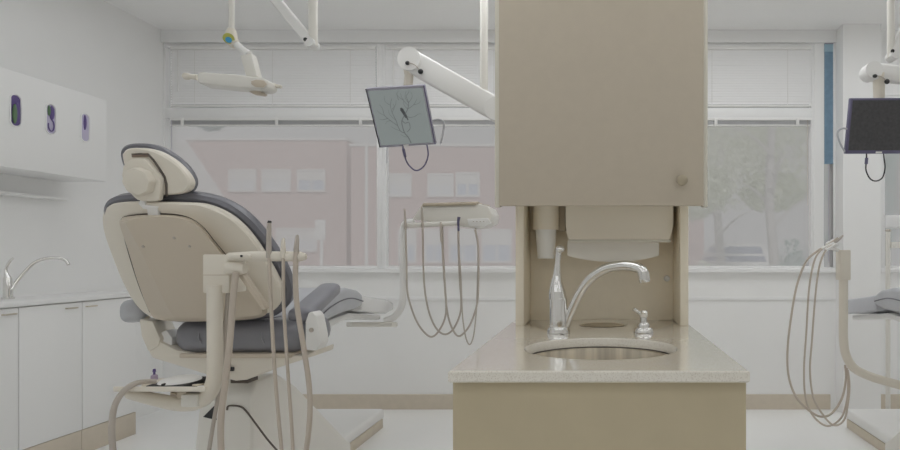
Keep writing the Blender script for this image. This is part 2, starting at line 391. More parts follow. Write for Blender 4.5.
c = P(643.5, 333, Yt+.02); t = thing('soap_dispenser', 'small chrome soap pump standing right of the faucet', 'soap dispenser', (c.x, Yt+.02, zt))
o = V((c.x, Yt+.02, zt))
obj('base', lathe(BM(), [(.001, .0005), (10.2*k, .0005), (10.2*k, 2.5*k), (8.5*k, 5*k), (6.2*k, 5.5*k), (6.2*k, 8*k), (4.8*k, 10*k), (.001, 10*k)], o, 24), 'chrome', t)
obj('pump_head', lathe(BM(), [(.001, 9.5*k), (3.6*k, 9.5*k), (3.4*k, 15*k), (4.2*k, 16*k), (4.4*k, 20*k), (2.8*k, 22*k), (.001, 22.2*k)], o, 20), 'chrome', t)
obj('nozzle', tube(BM(), [o+V((0, 0, 17*k)), o+V((-5*k, -.008, 20*k)), o+V((-10.5*k, -.016, 24*k))], [2.2*k, 1.7*k, 1.9*k], 10), 'chrome', t)

o = V((P(602, 0, 2.33).x, 2.33, zt)); t = thing('waste_chute', 'oval brownish waste opening cover set flush in the worktop', 'chute cover', o)
obj('chute_ring', lathe(BM(), [(.090, .0005), (.094, .0015), (.088, .003), (.084, .0005)], o, 36, sy=.72), 'steel', t)
obj('chute_lid', lathe(BM(), [(.001, .0018), (.086, .0018), (.086, .0003), (.001, .0003)], o, 36, sy=.72), mat and 'brass', t)

# niche behind the sink
xo0, xo1 = P(515.5, 0, Yn).x, P(688.5, 0, Yn).x; zc0 = P(0, 207, 2.01).z; zu = zc0+.046
t = thing('sink_niche', 'beige niche surround standing on the worktop behind the faucet', 'niche surround', (0, 2.5, zt))
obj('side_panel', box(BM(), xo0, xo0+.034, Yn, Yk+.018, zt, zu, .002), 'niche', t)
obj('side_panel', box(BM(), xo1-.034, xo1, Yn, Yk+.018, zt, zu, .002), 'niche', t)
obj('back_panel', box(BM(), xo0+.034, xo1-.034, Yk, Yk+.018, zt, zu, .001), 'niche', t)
o = P(667, 278.5, Yk); b = BM(); tube(b, [V((o.x, Yk-.012, o.z)), V((o.x, Yk-.004, o.z)), V((o.x, Yk-.0005, o.z))], [.011, .013, .014], 16, smooth=False)
tag(obj('push_button', b, 'wplastic'), 'small round white button on the niche back wall right of spout', 'button')

# tall cabinet over the sink
Yu = 2.01; ux0, ux1 = P(494.6, 0, Yu).x, P(708, 0, Yu).x
t = thing('overhead_cabinet', 'tall beige cabinet hanging above the sink niche', 'cabinet', (0, 2.3, zc0))
for x_ in (ux0, ux1-.019): obj('side_panel', prism(BM(), [V((x_, y, z)) for y, z in ((Yu+.004, zc0), (Yu+.03, zc0), (Yu+.03, zu), (Yk+.018, zu), (Yk+.018, ZC-.001), (Yu+.004, ZC-.001))], V((.019, 0, 0)), .002), 'cabedge', t)
obj('bottom_panel', box(BM(), ux0+.019, ux1-.019, Yu+.03, Yk+.018, zu, zu+.02, .001), 'cabedge', t); obj('back_panel', box(BM(), ux0+.019, ux1-.019, Yk, Yk+.018, zu+.02, ZC-.001, .001), 'cab', t)
d = obj('door', box(BM(), ux0+.016, ux1-.016, Yu-.004, Yu+.016, zc0+.004, ZC-.012, .003), 'cab', t)
c = P(682.5, 180, Yu-.03); k = Yu/F
obj('knob', tube(BM(), [V((c.x, Yu-.003, c.z)), V((c.x, Yu-.014, c.z)), V((c.x, Yu-.018, c.z)), V((c.x, Yu-.028, c.z)), V((c.x, Yu-.031, c.z))], [.008, .007, .019, .019, .014], 22, smooth=False), 'brass', d)

# paper towel dispenser, cup dispenser
Yd = 2.35; t = thing('towel_dispenser', 'beige paper towel dispenser mounted in the niche above faucet', 'paper towel dispenser', P(619, 242, Yd+.06))
def quad(pts, Y): return [P(x, y, Y) for x, y in pts]
b = BM(); prism(b, cr(quad([(565.5, 200), (565.5, 225), (566.5, 233), (569, 241.5), (619, 242), (669, 241.5), (672, 233), (673.6, 225), (673.6, 200), (619, 200)], Yd), 1, True), V((0, Yk-Yd-.001, 0)), .006, ang=.8)
for v in b.verts: v.co.z = min(v.co.z, zu-.001)
hs = obj('housing', b, 'disp', t)
obj('lower_lip', box(BM(), P(568.5, 0, Yd).x, P(671, 0, Yd).x, Yd-.004, Yd+.02, P(0, 242.3, Yd).z, P(0, 239.6, Yd).z, .003), 'cabedge', hs)
b = BM(); n = 14; Ypp = Yd+.045; sh = []
for i in range(n+1):
    u = i/n; x = 567.5+u*91.5; y = 255.5+6.5*math.sin(math.pi*u)**.8
    sh.append((P(x, 241, Ypp), P(x, y, Ypp)))
up = [a for a, q in sh]; lo = [q for a, q in sh]
prism(b, up+lo[::-1], V((0, .006, 0)), 0); tag(obj('paper_towel', b, 'paper', None, False), 'white paper towel sheet hanging out of the beige dispenser', 'paper towel')
Yc = 2.42; t = thing('cup_dispenser', 'beige tubular cup dispenser left of the paper towel dispenser', 'cup dispenser', P(546, 230, Yc))
kc = Yc/F; c = P(546, 230, Yc)
obj('tube', loft(BM(), [[V((c.x+r*kc*math.cos(a), Yc+r*kc*.95*math.sin(a), z)) for a in [2*math.pi*q/28 for q in range(28)]] for r, z in ((12.6, c.z), (12.9, c.z+.005), (12.9, zu-.001), (11.0, zu-.001), (11.0, c.z+.003))], cap=False), 'disp', t)
obj('bracket', box(BM(), P(556, 0, Yc).x, P(565, 0, Yc).x, Yc+.03, Yk-.0005, c.z-.002, zu-.001, .003), 'cab', t)
o = P(546, 258.5, Yc); b = BM(); zz0 = o.z; zz1 = c.z+.05
lathe(b, [(.001, 0), (8.3*kc, 0), (8.5*kc, .004), (10.7*kc, c.z-zz0+.02), (10.9*kc, zz1-zz0), (9.9*kc, zz1-zz0), (.001, zz1-zz0-.01)], V((c.x, Yc, zz0)), 28)
tag(obj('paper_cup', b, 'cup'), 'white paper cup hanging from the beige cup dispenser', 'cup')

# ------------------------------------------------------------------ left wall units
Xf = -3.03; zl = .933
ys = [3.67, 3.285, 2.925, 2.555, 2.185]
lab = ['nearest the window, behind the chair back', 'with dark bar handle, second from the window', 'under the chrome faucet at the photo edge', 'beyond the left edge of the photo']
for i in range(3):
    y1, y0 = ys[i]-.0015, ys[i+1]+.0015
    t = thing('base_cabinet', 'white base cabinet on left wall %s' % lab[i], 'cabinet', (-3.17, (y0+y1)/2, 0), 'white base cabinets along the left wall')
    obj('carcass', box(BM(), XL+.001, Xf-.02, y0, y1, .145, zl-.032, .001), 'lam_white', t)
    obj('plinth', box(BM(), XL+.001, Xf-.004, y0, y1, .0, .144, .002), 'tan', t)
    d = obj('door', box(BM(), Xf-.0195, Xf, y0+.001, y1-.001, .148, zl-.036, .002), 'lam_white', t)
    yh = [3.335, 3.21, 2.87][i]; zh_ = .868
    hb = BM(); tube(hb, [V((Xf-.001, yh-.028, zh_)), V((Xf+.016, yh-.028, zh_)), V((Xf+.018, yh-.02, zh_)), V((Xf+.018, yh+.02, zh_)), V((Xf+.016, yh+.028, zh_)), V((Xf-.001, yh+.028, zh_))], .0042, 8, smooth=False)
    obj('handle', hb, 'steel', d)
b = BM(); box(b, XL+.001, Xf+.014, ys[3]-.3, ys[0]+.005, zl-.030, zl, .004)
tag(obj('side_worktop', b, 'lam_white'), 'white worktop on the base cabinets along the left wall', 'worktop')
ct = P(8, 292, 3.03); ct.z = zl
t = thing('side_faucet', 'slim chrome faucet with long curved spout at the left wall', 'faucet', ct)
obj('body', tube(BM(), [V((ct.x, ct.y, zl+.0005)), V((ct.x, ct.y, zl+.012)), V((ct.x, ct.y, zl+.014)), V((ct.x-.002, ct.y, zl+.11)), V((ct.x-.004, ct.y, zl+.125))], [.026, .026, .02, .018, .012], 16, smooth=False), 'chrome', t)
obj('lever', tube(BM(), [V((ct.x-.004, ct.y, zl+.12)), V((ct.x-.012, ct.y, zl+.16)), V((ct.x+.0, ct.y+.01, zl+.205)), V((ct.x+.014, ct.y+.015, zl+.222))], [.012, .007, .006, .005], 10), 'chrome', t)
obj('spout', tube(BM(), [P(15.5, 285, 3.05)+V((-.01, 0, -.005)), P(22, 275, 3.08), P(34, 263, 3.12), P(46, 258.5, 3.15), P(58, 258, 3.18), P(65, 260, 3.2), P(68.5, 264.5, 3.2)], .0085, 10), 'chrome', t)
bs = tube(BM(), [V((ct.x+.012, ct.y, zl+.05)), P(15.5, 285, 3.05)+V((-.01, 0, -.005))], .0085, 10, smooth=False)
obj('spout_root', bs, 'chrome', t)
Xu = -3.05; t = thing('wall_cabinet', 'white wall cabinet with three oval glove slots on left wall', 'cabinet', (-3.18, 3.0, 1.625))
obj('body', box(BM(), XL+.001, Xu, 2.2, 3.47, 1.625, 2.13, .004), 'lam_white', t)
for i, (yy, cols) in enumerate([(2.925, ('violet', 'green')), (3.112, ('violet', 'lav')), (3.32, ('lav', 'violet'))]):
    zc = 1.927; b = BM(); n = 28
    def oval(a, ry, rz):
        c_, s_ = math.cos(a), math.sin(a); return V((0, ry*c_, (rz-ry)*(1 if s_ > 1e-6 else -1 if s_ < -1e-6 else 0)+ry*s_))
    A = [2*math.pi*q/n for q in range(n)]
    loft(b, [[V((Xu+dx, yy, zc))+oval(a, ry, rz) for a in A] for dx, ry, rz in ((-.002, .031, .087), (.006, .030, .086), (.007, .026, .082), (-.002, .024, .080))], cap=False)
    r = obj('oval_slot', b, 'lam_white', t)
    lo = BM(); prism(lo, [V((Xu+.0005, yy, zc))+oval(a, .024, .079) for a in A], V((.002, 0, 0)), 0); obj('slot_back', lo, 'violet' if i == 0 else 'lav', r)
    gb = BM()
    if i == 0:
        ell(gb, (Xu+.004, yy+.006, zc-.012), .010, .013, .055); obj('green_glove', (lambda q: (ell(q, (Xu+.008, yy-.009, zc-.02), .009, .010, .052), q)[1])(BM()), 'green', r); obj('violet_glove', gb, 'violet', r)
    elif i == 1:
        ell(gb, (Xu+.005, yy+.004, zc+.035), .010, .013, .04); obj('violet_glove', gb, 'violet', r)
        obj('green_glove', ell(BM(), (Xu+.006, yy-.012, zc+.045), .007, .007, .03), 'green', r)
        lb = BM(); tube(lb, [V((Xu+.006, yy+.016*math.cos(a), zc-.035+.032*math.sin(a))) for a in [math.pi*.9+q*.55 for q in range(10)]], .003, 6); obj('glove_cuff', lb, 'violet', r)
    else:
        ell(gb, (Xu+.004, yy-.002, zc+.03), .008, .008, .045); obj('violet_glove', gb, 'violet', r)
b = BM(); box(b, XL+.001, -3.25, 2.5, 3.43, 1.505, 1.521, .004); t = thing('shelf_rail', 'thin white rail fixed to the left wall under the wall cabinet', 'rail', (-3.2, 2.9, 1.5))
obj('rail', b, 'lam_white', t)
b = BM(); box(b, XL+.001, -3.26, 2.9, 2.93, 1.48, 1.5049, .003); obj('rail_bracket', b, 'lam_white', t)

# ------------------------------------------------------------------ dental chairs
def chair(m, X0, label):
    "m = 1: the left chair as photographed; m = -1: its mirrored twin in the right bay"
    Xc = -1.48
    fix = lambda bm: bm if (m == 1) else flip(bm)
    def flip(bm):
        for v in bm.verts: v.co.x = X0 - (v.co.x - Xc)
        bmesh.ops.reverse_faces(bm, faces=bm.faces); return bm
    t = thing('dental_chair', label, 'dental chair', (Xc if m == 1 else X0, 2.9, 0))
    O = lambda name, bm, mt, par=None: obj(name, fix(bm), mt, par or t)
    o = V((Xc, 2.246, .79)); v = V((0, -.291, .585)).normalized(); n = V((0, -v.z, v.y)).normalized()     # n towards the camera side
    pl = lambda pts, d=0: [onplane(x, y, o+n*d, n) for x, y in pts]
    cush = [(101, 216), (103, 205), (111, 198.5), (126, 196), (150, 195), (180, 195), (200, 196.5), (222, 203), (243, 216), (262, 236), (279, 261), (288, 281), (290.5, 296), (286, 308), (272, 318), (250, 322), (205, 324), (172, 323), (150, 317), (130, 292), (114, 257), (104.5, 232)]
    # shell: same plane, slightly smaller; the upholstered pad lies on its far side
    shell = [(101.5, 220, -.05), (103.5, 210, -.05), (110, 205, -.04), (124, 203, -.012), (150, 203, -.002), (188, 204, 0), (206, 207, 0), (226, 216, 0), (243, 230, 0), (258, 249, 0), (271, 271, 0), (280, 290, 0), (280, 303, 0), (270, 313, 0), (250, 318, 0), (205, 321, 0), (175, 321, 0), (152, 318, -.012), (136, 306, -.03), (122, 282, -.045), (111, 255, -.05), (104, 235, -.05)]
    S = cr([onplane(x, y, o+n*d, n) for x, y, d in shell], 5, True); cen = sum(S, V())/len(S)
    inn = [(117, 226, -.012), (119, 218, -.012), (124, 214.5, -.008), (136, 211, 0), (155, 210, .004), (188, 211, .004), (204, 216, .004), (222, 226, .004), (238, 241, .004), (252, 259, .004), (263, 276, .004), (272, 290, .004), (272, 299, .004), (264, 307, .004), (248, 311, .004), (205, 314, .004), (178, 314, .004), (160, 312, .0), (147, 302, -.006), (136, 281, -.010), (127, 258, -.012), (121, 240, -.012)]
    I2 = cr([onplane(x, y, o+n*d, n) for x, y, d in inn], 5, True)
    b = BM(); loft(b, [[p+(cen-p).normalized()*.01-n*.04 for p in S], [p-n*.010 for p in S], [p+(cen-p).normalized()*.004-n*.001 for p in S], I2])
    O('back_shell', b, 'cream')
    U = cr(pl(cush, -.048), 5, True); cu = sum(U, V())/len(U)
    b = BM(); loft(b, [[p+(cu-p).normalized()*.012-n*.0 for p in U], [p-n*.012 for p in U], [p-n*.040 for p in U], [p+(cu-p).normalized()*.012-n*.058 for p in U], [p+(cu-p).normalized()*.04-n*.070 for p in U]])
    O('back_cushion', b, 'uph')
    # raised cover with a wide bevel on the window side
    lo_ = [(120.5, 224), (122, 219), (126, 216.5), (150, 214.5), (182, 216), (200, 224.5), (213, 240), (232, 264), (250, 287), (267, 309), (256, 318), (205, 321), (166, 320), (152, 314), (139.5, 284), (129, 250)]
    hi_ = [(126.5, 225), (128, 222), (131, 219.5), (151, 217), (180, 218.3), (197, 226), (210.5, 241), (229.5, 265), (247, 288), (262, 309), (252, 316), (205, 318.5), (180, 318), (171, 313), (157, 286), (141, 252)]
    A = cr(pl(lo_, .0005), 4, True); B = cr([p_-n*.052 for p_ in pl(hi_, .052)], 4, True)
    b = BM(); loft(b, [A, [p+n*.004 for p in A], [q+n*.052 for q in B], [q+(cen-q).normalized()*.004+n*.054 for q in B]])
    cv = O('back_cover', b, 'creamdark')  # cover coloured darker than the shell to imitate the fall of window light
    b = BM(); tube(b, [p+n*.001 for p in cr(pl([(121, 222), (125.5, 216.5), (150, 213.8), (182, 215.3), (200.7, 223.8), (214, 239.5), (233, 263), (251, 286), (267, 309)], .0005), 4)], .0022, 6, smooth=False)
    O('seam_line', b, 'seam', cv)
    b = BM(); tube(b, [p+n*.001 for p in cr(pl([(121, 222), (128, 250), (139, 285), (150, 312)], .0005), 4)], .002, 6, smooth=False)
    O('seam_line', b, 'seam', cv)
    for x, y in ((174, 238), (143, 246.5), (189.5, 246.5)):
        q = onplane(x, y, o+n*.0545, n); b = BM(); cyl(b, q-n*.002, q+n*.0015, .0055, .0045, 12); O('screw', b, 'hosegrey', cv)
    # headrest
    oh = onplane(160, 200, o-n*.02, n); vh = V((0, -.16, .98)).normalized(); nh = V((0, -vh.z, vh.y))
    ph = lambda pts, d=0: [onplane(x, y, oh+nh*d, nh) for x, y in pts]
    hb = [(121.5, 157), (123, 152), (128, 148.5), (141, 148), (156, 151.5), (171, 160), (182, 170), (188.5, 179.5), (189, 186), (185, 191.5), (175, 194.5), (162, 195), (148, 194), (136, 189), (126, 173)]
    hc = [(119, 156), (120.5, 148), (128, 144), (143, 143.5), (157, 147), (172, 156), (184, 167), (190.5, 178), (191, 186), (186, 193), (176, 196), (160, 196), (146, 194), (136, 187), (124, 171)]
    S = cr(ph(hb), 5, True); ch = sum(S, V())/len(S)
    b = BM(); loft(b, [[p-nh*.03 for p in S], [p-nh*.006 for p in S], [p+(ch-p).normalized()*.006 for p in S]]); hr = O('headrest_shell', b, 'cream')
    U = cr(ph(hc, -.04), 5, True); cu = sum(U, V())/len(U)
    b = BM(); loft(b, [[p+(cu-p).normalized()*.008 for p in U], [p-nh*.010 for p in U], [p-nh*.035 for p in U], [p+(cu-p).normalized()*.012-nh*.05 for p in U], [p+(cu-p).normalized()*.035-nh*.056 for p in U]]); O('headrest_cushion', b, 'uph')
    yk = [(128, 167), (134, 160), (146, 158.5), (151, 161), (163, 176), (165, 181), (164, 196), (161, 201), (146, 200.5), (139, 197), (128, 183)]
    b = BM(); prism(b, cr(ph(yk, .0), 2, True), nh*.022, .004, ang=.8); O('headrest_yoke', b, 'cream')
    b = BM(); tube(b, ph([(133, 154.6), (141, 154), (148.5, 154.8), (153.5, 160), (159, 168), (164.5, 176.5), (166.5, 184), (166.5, 196)], .0012), .0038, 6, smooth=False); O('yoke_gap', b, 'seam', hr)
    b = BM(); bx_ = ph([(132, 153.5), (148.5, 153.2), (149, 156.8), (132.5, 157.4)], .001); prism(b, bx_, nh*.003, 0); O('grip_slot', b, 'brown', hr)
    kc = onplane(142, 181.5, oh+nh*.022, nh); b = BM(); uu = V((1, 0, 0)); L = []
    for d, r in ((0, 1), (.022, 1), (.028, .93), (.030, .8)):
        L.append([kc+nh*d+(uu*math.cos(a)+vh*math.sin(a))*(.047*r*(1+.03*math.cos(8*a))) for a in [2*math.pi*q/48 for q in range(48)]])
    loft(b, L); O('headrest_knob', b, 'cream')
    b = BM(); prism(b, ph([(144, 199), (141, 203), (146, 208.5), (150, 209), (151, 218), (162, 218), (160.5, 209), (161, 206.5), (148, 204.5), (147, 199.5)], .004), nh*.014, .002); O('headrest_bracket', b, 'wplastic')
    # seat
    def roll(x0, x1, y0, y1, z0, z1, r):
        bb = BM(); box(bb, x0, x1, y0, y1, z0, z1, r, 0, 5); return bb
    xs0, xs1 = P(168, 0, 2.2).x, P(300, 0, 2.2).x
    zb, ztp = P(0, 355, 2.2).z, P(0, 322, 2.2).z
    b = roll(xs0, xs1, 2.2, 2.50, zb, ztp+.005, .062); sc = O('seat_cushion', b, 'uphseat')
    for xx in (P(199, 0, 2.2).x, P(262, 0, 2.2).x):
        b = BM(); tube(b, [V((xx-.012, 2.35, ztp+.006)), V((xx-.01, 2.245, ztp+.001)), V((xx, 2.2, ztp-.05)), V((xx+.006, 2.199, zb+.055)), V((xx+.008, 2.23, zb+.012))], .0035, 6); O('piping', b, 'uphmid', sc)
    ug = BM()
    prism(ug, quad([(146, 347), (158, 341), (176, 350), (205, 356), (304, 356), (318, 349), (317, 355), (300, 360.5), (262, 373), (246, 380), (235, 381), (206, 374.5), (152, 358)], 2.215), V((0, .14, 0)), .006)
    b = BM(); prism(b, quad([(139, 319), (152, 321), (160, 339), (158, 346), (148, 352), (141, 336)], 2.21), V((0, .10, 0)), .006); O('armrest_upright', b, 'cream')
    us = O('seat_underframe', ug, 'cream')
    b = BM(); box(b, P(178, 0, 2.2).x, P(290, 0, 2.2).x, 2.205, 2.48, P(0, 358.5, 2.2).z, P(0, 355, 2.2).z+.004, .004); O('seat_plate', b, 'creamdark')
    b = BM(); q = P(232, 369, 2.212); box(b, q.x-.008, q.x+.008, 2.208, 2.216, q.z-.008, q.z+.008, .002); O('latch', b, 'dark', us)
    b = BM(); q = P(236, 381.5, 2.212); box(b, q.x-.035, q.x+.035, 2.23, 2.3, q.z-.012, q.z+.012, .003); O('pivot_neck_plate', b, 'seam', us)  # dark plate at the neck between seat frame and column
    # armrests
    def pad(p0, p1, rx, rz, tilt=0):
        d = (p1-p0); T = d.normalized(); up = V((0, 0, 1)); R_ = T.cross(up).normalized(); W = R_.cross(T)
        L = []
        for s_, k_ in ((0, .35), (.012, .72), (.035, .95), (.07, 1), (1-.07, 1), (1-.035, .95), (1-.012, .72), (1, .35)):
            L.append([p0+d*s_+(R_*rx*math.copysign(abs(math.cos(a))**.7, math.cos(a))+W*rz*math.copysign(abs(math.sin(a))**.7, math.sin(a)))*k_ for a in [2*math.pi*q/24 for q in range(24)]])
        bb = BM(); loft(bb, L); return bb
    la = O('armrest_pad', pad(P(132.5, 311.5, 2.20), P(146, 306, 2.56), .042, .046), 'uphlight')
    b = BM(); tube(b, [P(144, 318, 2.25), P(151, 328, 2.26), P(158, 338, 2.28)], [.020, .018, .016], 12); O('armrest_stem', b, 'creamdark')
    b = BM(); prism(b, quad([(146, 340), (166, 330), (172, 338), (172, 345), (160, 349), (150, 349)], 2.23), V((0, .06, 0)), .004); O('arm_bracket', b, 'wplastic')
    ra = O('armrest_pad', pad(P(299, 317, 2.24), P(331, 288, 2.62), .048, .030), 'uphmid')
    b = BM(); prism(b, quad([(305, 350), (305, 322), (308, 313), (312, 311.5), (316, 316), (320, 336), (320.5, 344), (316, 351)], 2.204), V((0, .07, 0)), .006); O('arm_bracket', b, 'wplastic')
    q = P(311.5, 330, 2.204); b = BM(); cyl(b, q+V((0, .004, 0)), q-V((0, .003, 0)), .009, n=14); O('hinge_pin', b, 'hosegrey')
    # leg section: hump of the knee, then the covered foot end
    hw = .2
    prof_top = [(2.50, .905), (2.60, .955), (2.74, .995), (2.86, 1.005), (2.98, .985), (3.04, .96)]
    prof_bot = [(3.05, .90), (2.96, .888), (2.80, .880), (2.62, .862), (2.50, .835)]
    pts = [V((Xc-hw, y, z)) for y, z in prof_top+prof_bot]
    b = BM(); prism(b, pts, V((2*hw, 0, 0)), .02, seg=4, ang=.7); lg = O('leg_cushion', b, 'uphlight')
    b = BM(); tube(b, [V((Xc+hw+.001, y, z)) for y, z in [(2.52, .866), (2.64, .915), (2.78, .945), (2.9, .948), (3.035, .922)]], .0035, 6); O('piping', b, 'uph', lg)
    pts = [V((Xc-hw+.01, y, z)) for y, z in [(3.045, .955), (3.2, .93), (3.42, .90), (3.52, .87), (3.52, .83), (3.4, .815), (3.05, .868)]]
    b = BM(); prism(b, pts, V((2*hw-.02, 0, 0)), .012, seg=3, ang=.7); O('foot_cover', b, 'clear' if m == 1 else 'covergrey')
    b = BM(); prism(b, [V((Xc-.13, y, z)) for y, z in [(2.31, .745), (2.60, .81), (2.80, .85), (3.0, .862), (3.44, .80), (3.44, .775), (3.0, .835), (2.8, .81), (2.60, .76), (2.31, .695)]], V((.27, 0, 0)), .008); O('leg_frame', b, 'wplastic')
    # lift column and floor plate
    x0, x1 = -1.625, -1.415
    prof = [(2.285, .02), (2.285, .60), (2.32, .655), (2.46, .655), (2.62, .56), (3.14, .14), (3.2, .10), (3.2, .02)]
    b = BM(); prism(b, [V((x0, y, z)) for y, z in prof], V((x1-x0, 0, 0)), .015, seg=3)
    for v_ in b.verts:
        if v_.co.x < -1.52: v_.co.x -= (.66-v_.co.z)*.10*(1 if v_.co.z < .64 else 0)
    lc = O('lift_column', b, 'offw')
    b = BM(); tube(b, [P(227, 410, 2.281), P(229, 405.8, 2.281), P(240, 406.5, 2.281), P(246, 411, 2.281), P(256, 424, 2.281), P(268, 440, 2.281), P(283, 457, 2.281)], .0035, 6); O('seam_line', b, 'seam', lc)
    b = BM(); prism(b, quad([(203, 417), (214, 406), (216, 420)], 2.28), V((0, .05, 0)), 0); O('foot_switch_notch', b, 'dark', lc)
    b = BM(); box(b, -1.95, -1.465, 2.25, 3.80, .0, .062, .004); O('base_skirt', b, 'tan')
    b = BM(); box(b, -1.96, -1.458, 2.24, 3.81, .062, .13, .02, 0, 4); O('base_plate', b, 'wplastic')
    return t
chair(1, 0, 'cream dental chair with charcoal cushions seen from behind at left')
chair(-1, P(850, 0, 3.3).x+.215, 'dental chair with grey padded foot end entering at right edge')

# ------------------------------------------------------------------ assistant's arm beside the left chair
Ya = 1.80; k = Ya/F
t = thing('handpiece_stand', 'cream post arm with handpiece bar in front of the left chair', 'instrument arm', P(215, 400, Ya))
obj('post', tube(BM(), [P(215, 285, Ya), P(215, 320, Ya), P(215, 365, Ya), P(214, 381, Ya), P(208, 395, Ya), P(196, 402.5, Ya), P(180, 404, Ya), P(160, 400.5, Ya), P(140, 396, Ya), P(129, 393.5, Ya)], [7*k, 7*k, 7*k, 7.2*k, 7.4*k, 7.4*k, 7.2*k, 6.6*k, 5.8*k, 5*k], 18), 'cream', t)
hd = obj('head', box(BM(), P(202.5, 0, Ya).x, P(229, 0, Ya).x, Ya, Ya+.09, P(0, 293, Ya).z, P(0, 254.5, Ya).z, .004), 'cream', t)
obj('head_joint', box(BM(), P(202, 0, Ya).x, P(229.5, 0, Ya).x, Ya-.0015, Ya+.0915, P(0, 275.4, Ya).z, P(0, 274.6, Ya).z, .0005), 'creamdark', hd)
obj('swivel', tube(BM(), [P(228, 268, Ya), P(242, 268.3, Ya), P(245.5, 268.3, Ya)], [6.5*k, 6.5*k, 4.8*k], 20, smooth=False), 'cream', t)
hb = obj('holder_bar', tube(BM(), [P(229, 257, Ya), P(250, 256.5, Ya), P(280, 256.3, Ya), P(300, 256.5, Ya), P(306, 256.8, Ya)], [4.2*k, 5*k, 5*k, 5*k, 2.5*k], 16), 'cream', t)
b = BM(); prism(b, quad([(229, 254), (247, 254), (249, 256), (249, 258), (246, 258.5), (229, 258.5)], Ya-.03), V((0, .06, 0)), .003); obj('bar_clamp', b, 'cream', hb)
b = BM(); box(b, P(246.5, 0, Ya).x, P(248.5, 0, Ya).x, Ya-.032, Ya-.029, P(0, 257, Ya).z, P(0, 255, Ya).z, 0); obj('clamp_screw', b, 'dark', hb)
b = BM(); prism(b, quad([(236, 273), (240, 271), (266, 309), (262, 310)], Ya+.0), V((0, .03, 0)), .003); obj('brace', b, 'creamdark', t)
# tray and its supports
obj('tray', (lambda q: prism(q, [P(x, 386.5, Y_) for x, Y_ in ((113, 1.70), (206, 1.70), (201, 1.98), (120, 1.98))], V((0, 0, -.016)), .004))(BM()), 'cream', t)
b = BM(); prism(b, quad([(170, 392), (186, 398), (181, 401), (170, 399)], Ya), V((0, .03, 0)), .002); obj('tray_support', b, 'creamdark', t); b = BM(); prism(b, quad([(176, 391), (186, 391), (186, 401), (178, 401)], Ya-.01), V((0, .05, 0)), .002)
obj('tray_support', b, 'creamdark', t)
b = BM(); tube(b, [P(215, 378, Ya), P(215, 378, 2.212)], .018, 12, smooth=False); obj('chair_link', b, 'cream', t)
b = BM(); box(b, P(187, 0, Ya).x, P(204, 0, Ya).x, Ya-.03, Ya+.09, P(0, 405, Ya).z, P(0, 392.5, Ya).z, .006); obj('arm_pivot_block', b, 'offw', t)
b = BM(); cyl(b, P(129.5, 393.5, Ya), P(124, 392.4, Ya), 4*k, 2.4*k, 12); obj('post_end_cap', b, 'chrome', t)
ztr = P(0, 386.5, Ya).z+.0
for name, pts, rr, lb in [
    ('suction_hose', [(271.5, 252), (272, 275), (274, 320), (277.5, 379), (281.5, 425), (285, 465), (287, 500)], 1.75, 'thin tan hose hanging from the tall suction tip, leftmost at bar'),
    ('suction_hose', [(285.5, 252), (285.5, 275), (286, 310), (290, 372), (294, 430), (295, 465), (294, 500)], 1.6, 'thin tan hose hanging from middle handpiece of the cream bar'),
    ('suction_hose', [(298.3, 252), (297.5, 275), (299, 305), (305, 343), (310.5, 380), (312, 408), (309.5, 440), (304, 470), (298, 500)], 2.5, 'thick tan hose hanging from the handpiece at the bar end')]:
    x = pts[0][0]; t2 = thing(name, lb, 'hose', P(pts[-1][0], pts[-1][1], Ya-.012), 'hoses of the left instrument bar')
    sw = V((0, -.012, 0))
    e_ = P(*pts[-1], Ya)+sw; obj('hose', tube(BM(), [P(a, q, Ya)+sw for a, q in pts]+[V((e_.x, e_.y+.01, .14)), V((e_.x-.02, e_.y+.05, .03)), V((e_.x-.06, e_.y+.2, rr*k)), V((e_.x-.10, e_.y+.36, rr*k))], rr*k, 10), 'hose', t2)
    i = (271.5, 285.5, 298.3).index(x)
    if i == 0: b = tube(BM(), [P(271, 258, Ya)+sw, P(271, 240, Ya)+sw, P(271.3, 228, Ya)+sw, P(271.6, 223, Ya)+sw], [2.5*k, 2.3*k, 2.1*k, 1.9*k], 12); m_ = 'hosegrey'
    elif i == 1: b = tube(BM(), [P(285.5, 258, Ya)+sw, P(285.3, 250, Ya)+sw, P(285.3, 243, Ya)+sw, P(285.6, 238, Ya)+sw], [2.2*k, 2.5*k, 2.0*k, .9*k], 12); m_ = 'cream'
    else: b = tube(BM(), [P(298.5, 258, Ya)+sw, P(298.3, 250, Ya)+sw, P(299, 241, Ya)+sw, P(299.3, 235, Ya)+sw], [2.1*k, 2.5*k, 2.0*k, 1.0*k], 12); m_ = 'hosegrey'
    obj('handpiece', b, m_, t2)
    if i == 0: obj('suction_tip', tube(BM(), [P(271.5, 223.4, Ya)+sw, P(272, 221, Ya)+sw], [2.0*k, 1.6*k], 10, smooth=False), 'dark', t2)
for pts, rr, lb, dy, mt in [
    ([(236, 272), (233, 300), (229.5, 345), (225, 385), (221, 420), (221.5, 455), (226, 500)], 3.0, 'thick tan supply hose running down beside the cream post', -.02, 'hose'),
    ([(230, 272), (227, 305), (224, 345), (220, 385), (214, 420), (208.5, 455), (204, 500)], 1.9, 'thin darker supply hose directly behind the cream post', .022, 'hosegrey')]:
    e_ = P(*pts[-1], Ya+dy); b = BM(); tube(b, [P(a, q, Ya+dy) for a, q in pts]+[V((e_.x, e_.y+.01, .14)), V((e_.x+.02, e_.y+.05, .03)), V((e_.x+.06, e_.y+.2, rr*k)), V((e_.x+.10, e_.y+.36, rr*k))], rr*k, 10); tag(obj('supply_hose', b, mt), lb, 'hose', 'hoses of the left instrument bar')
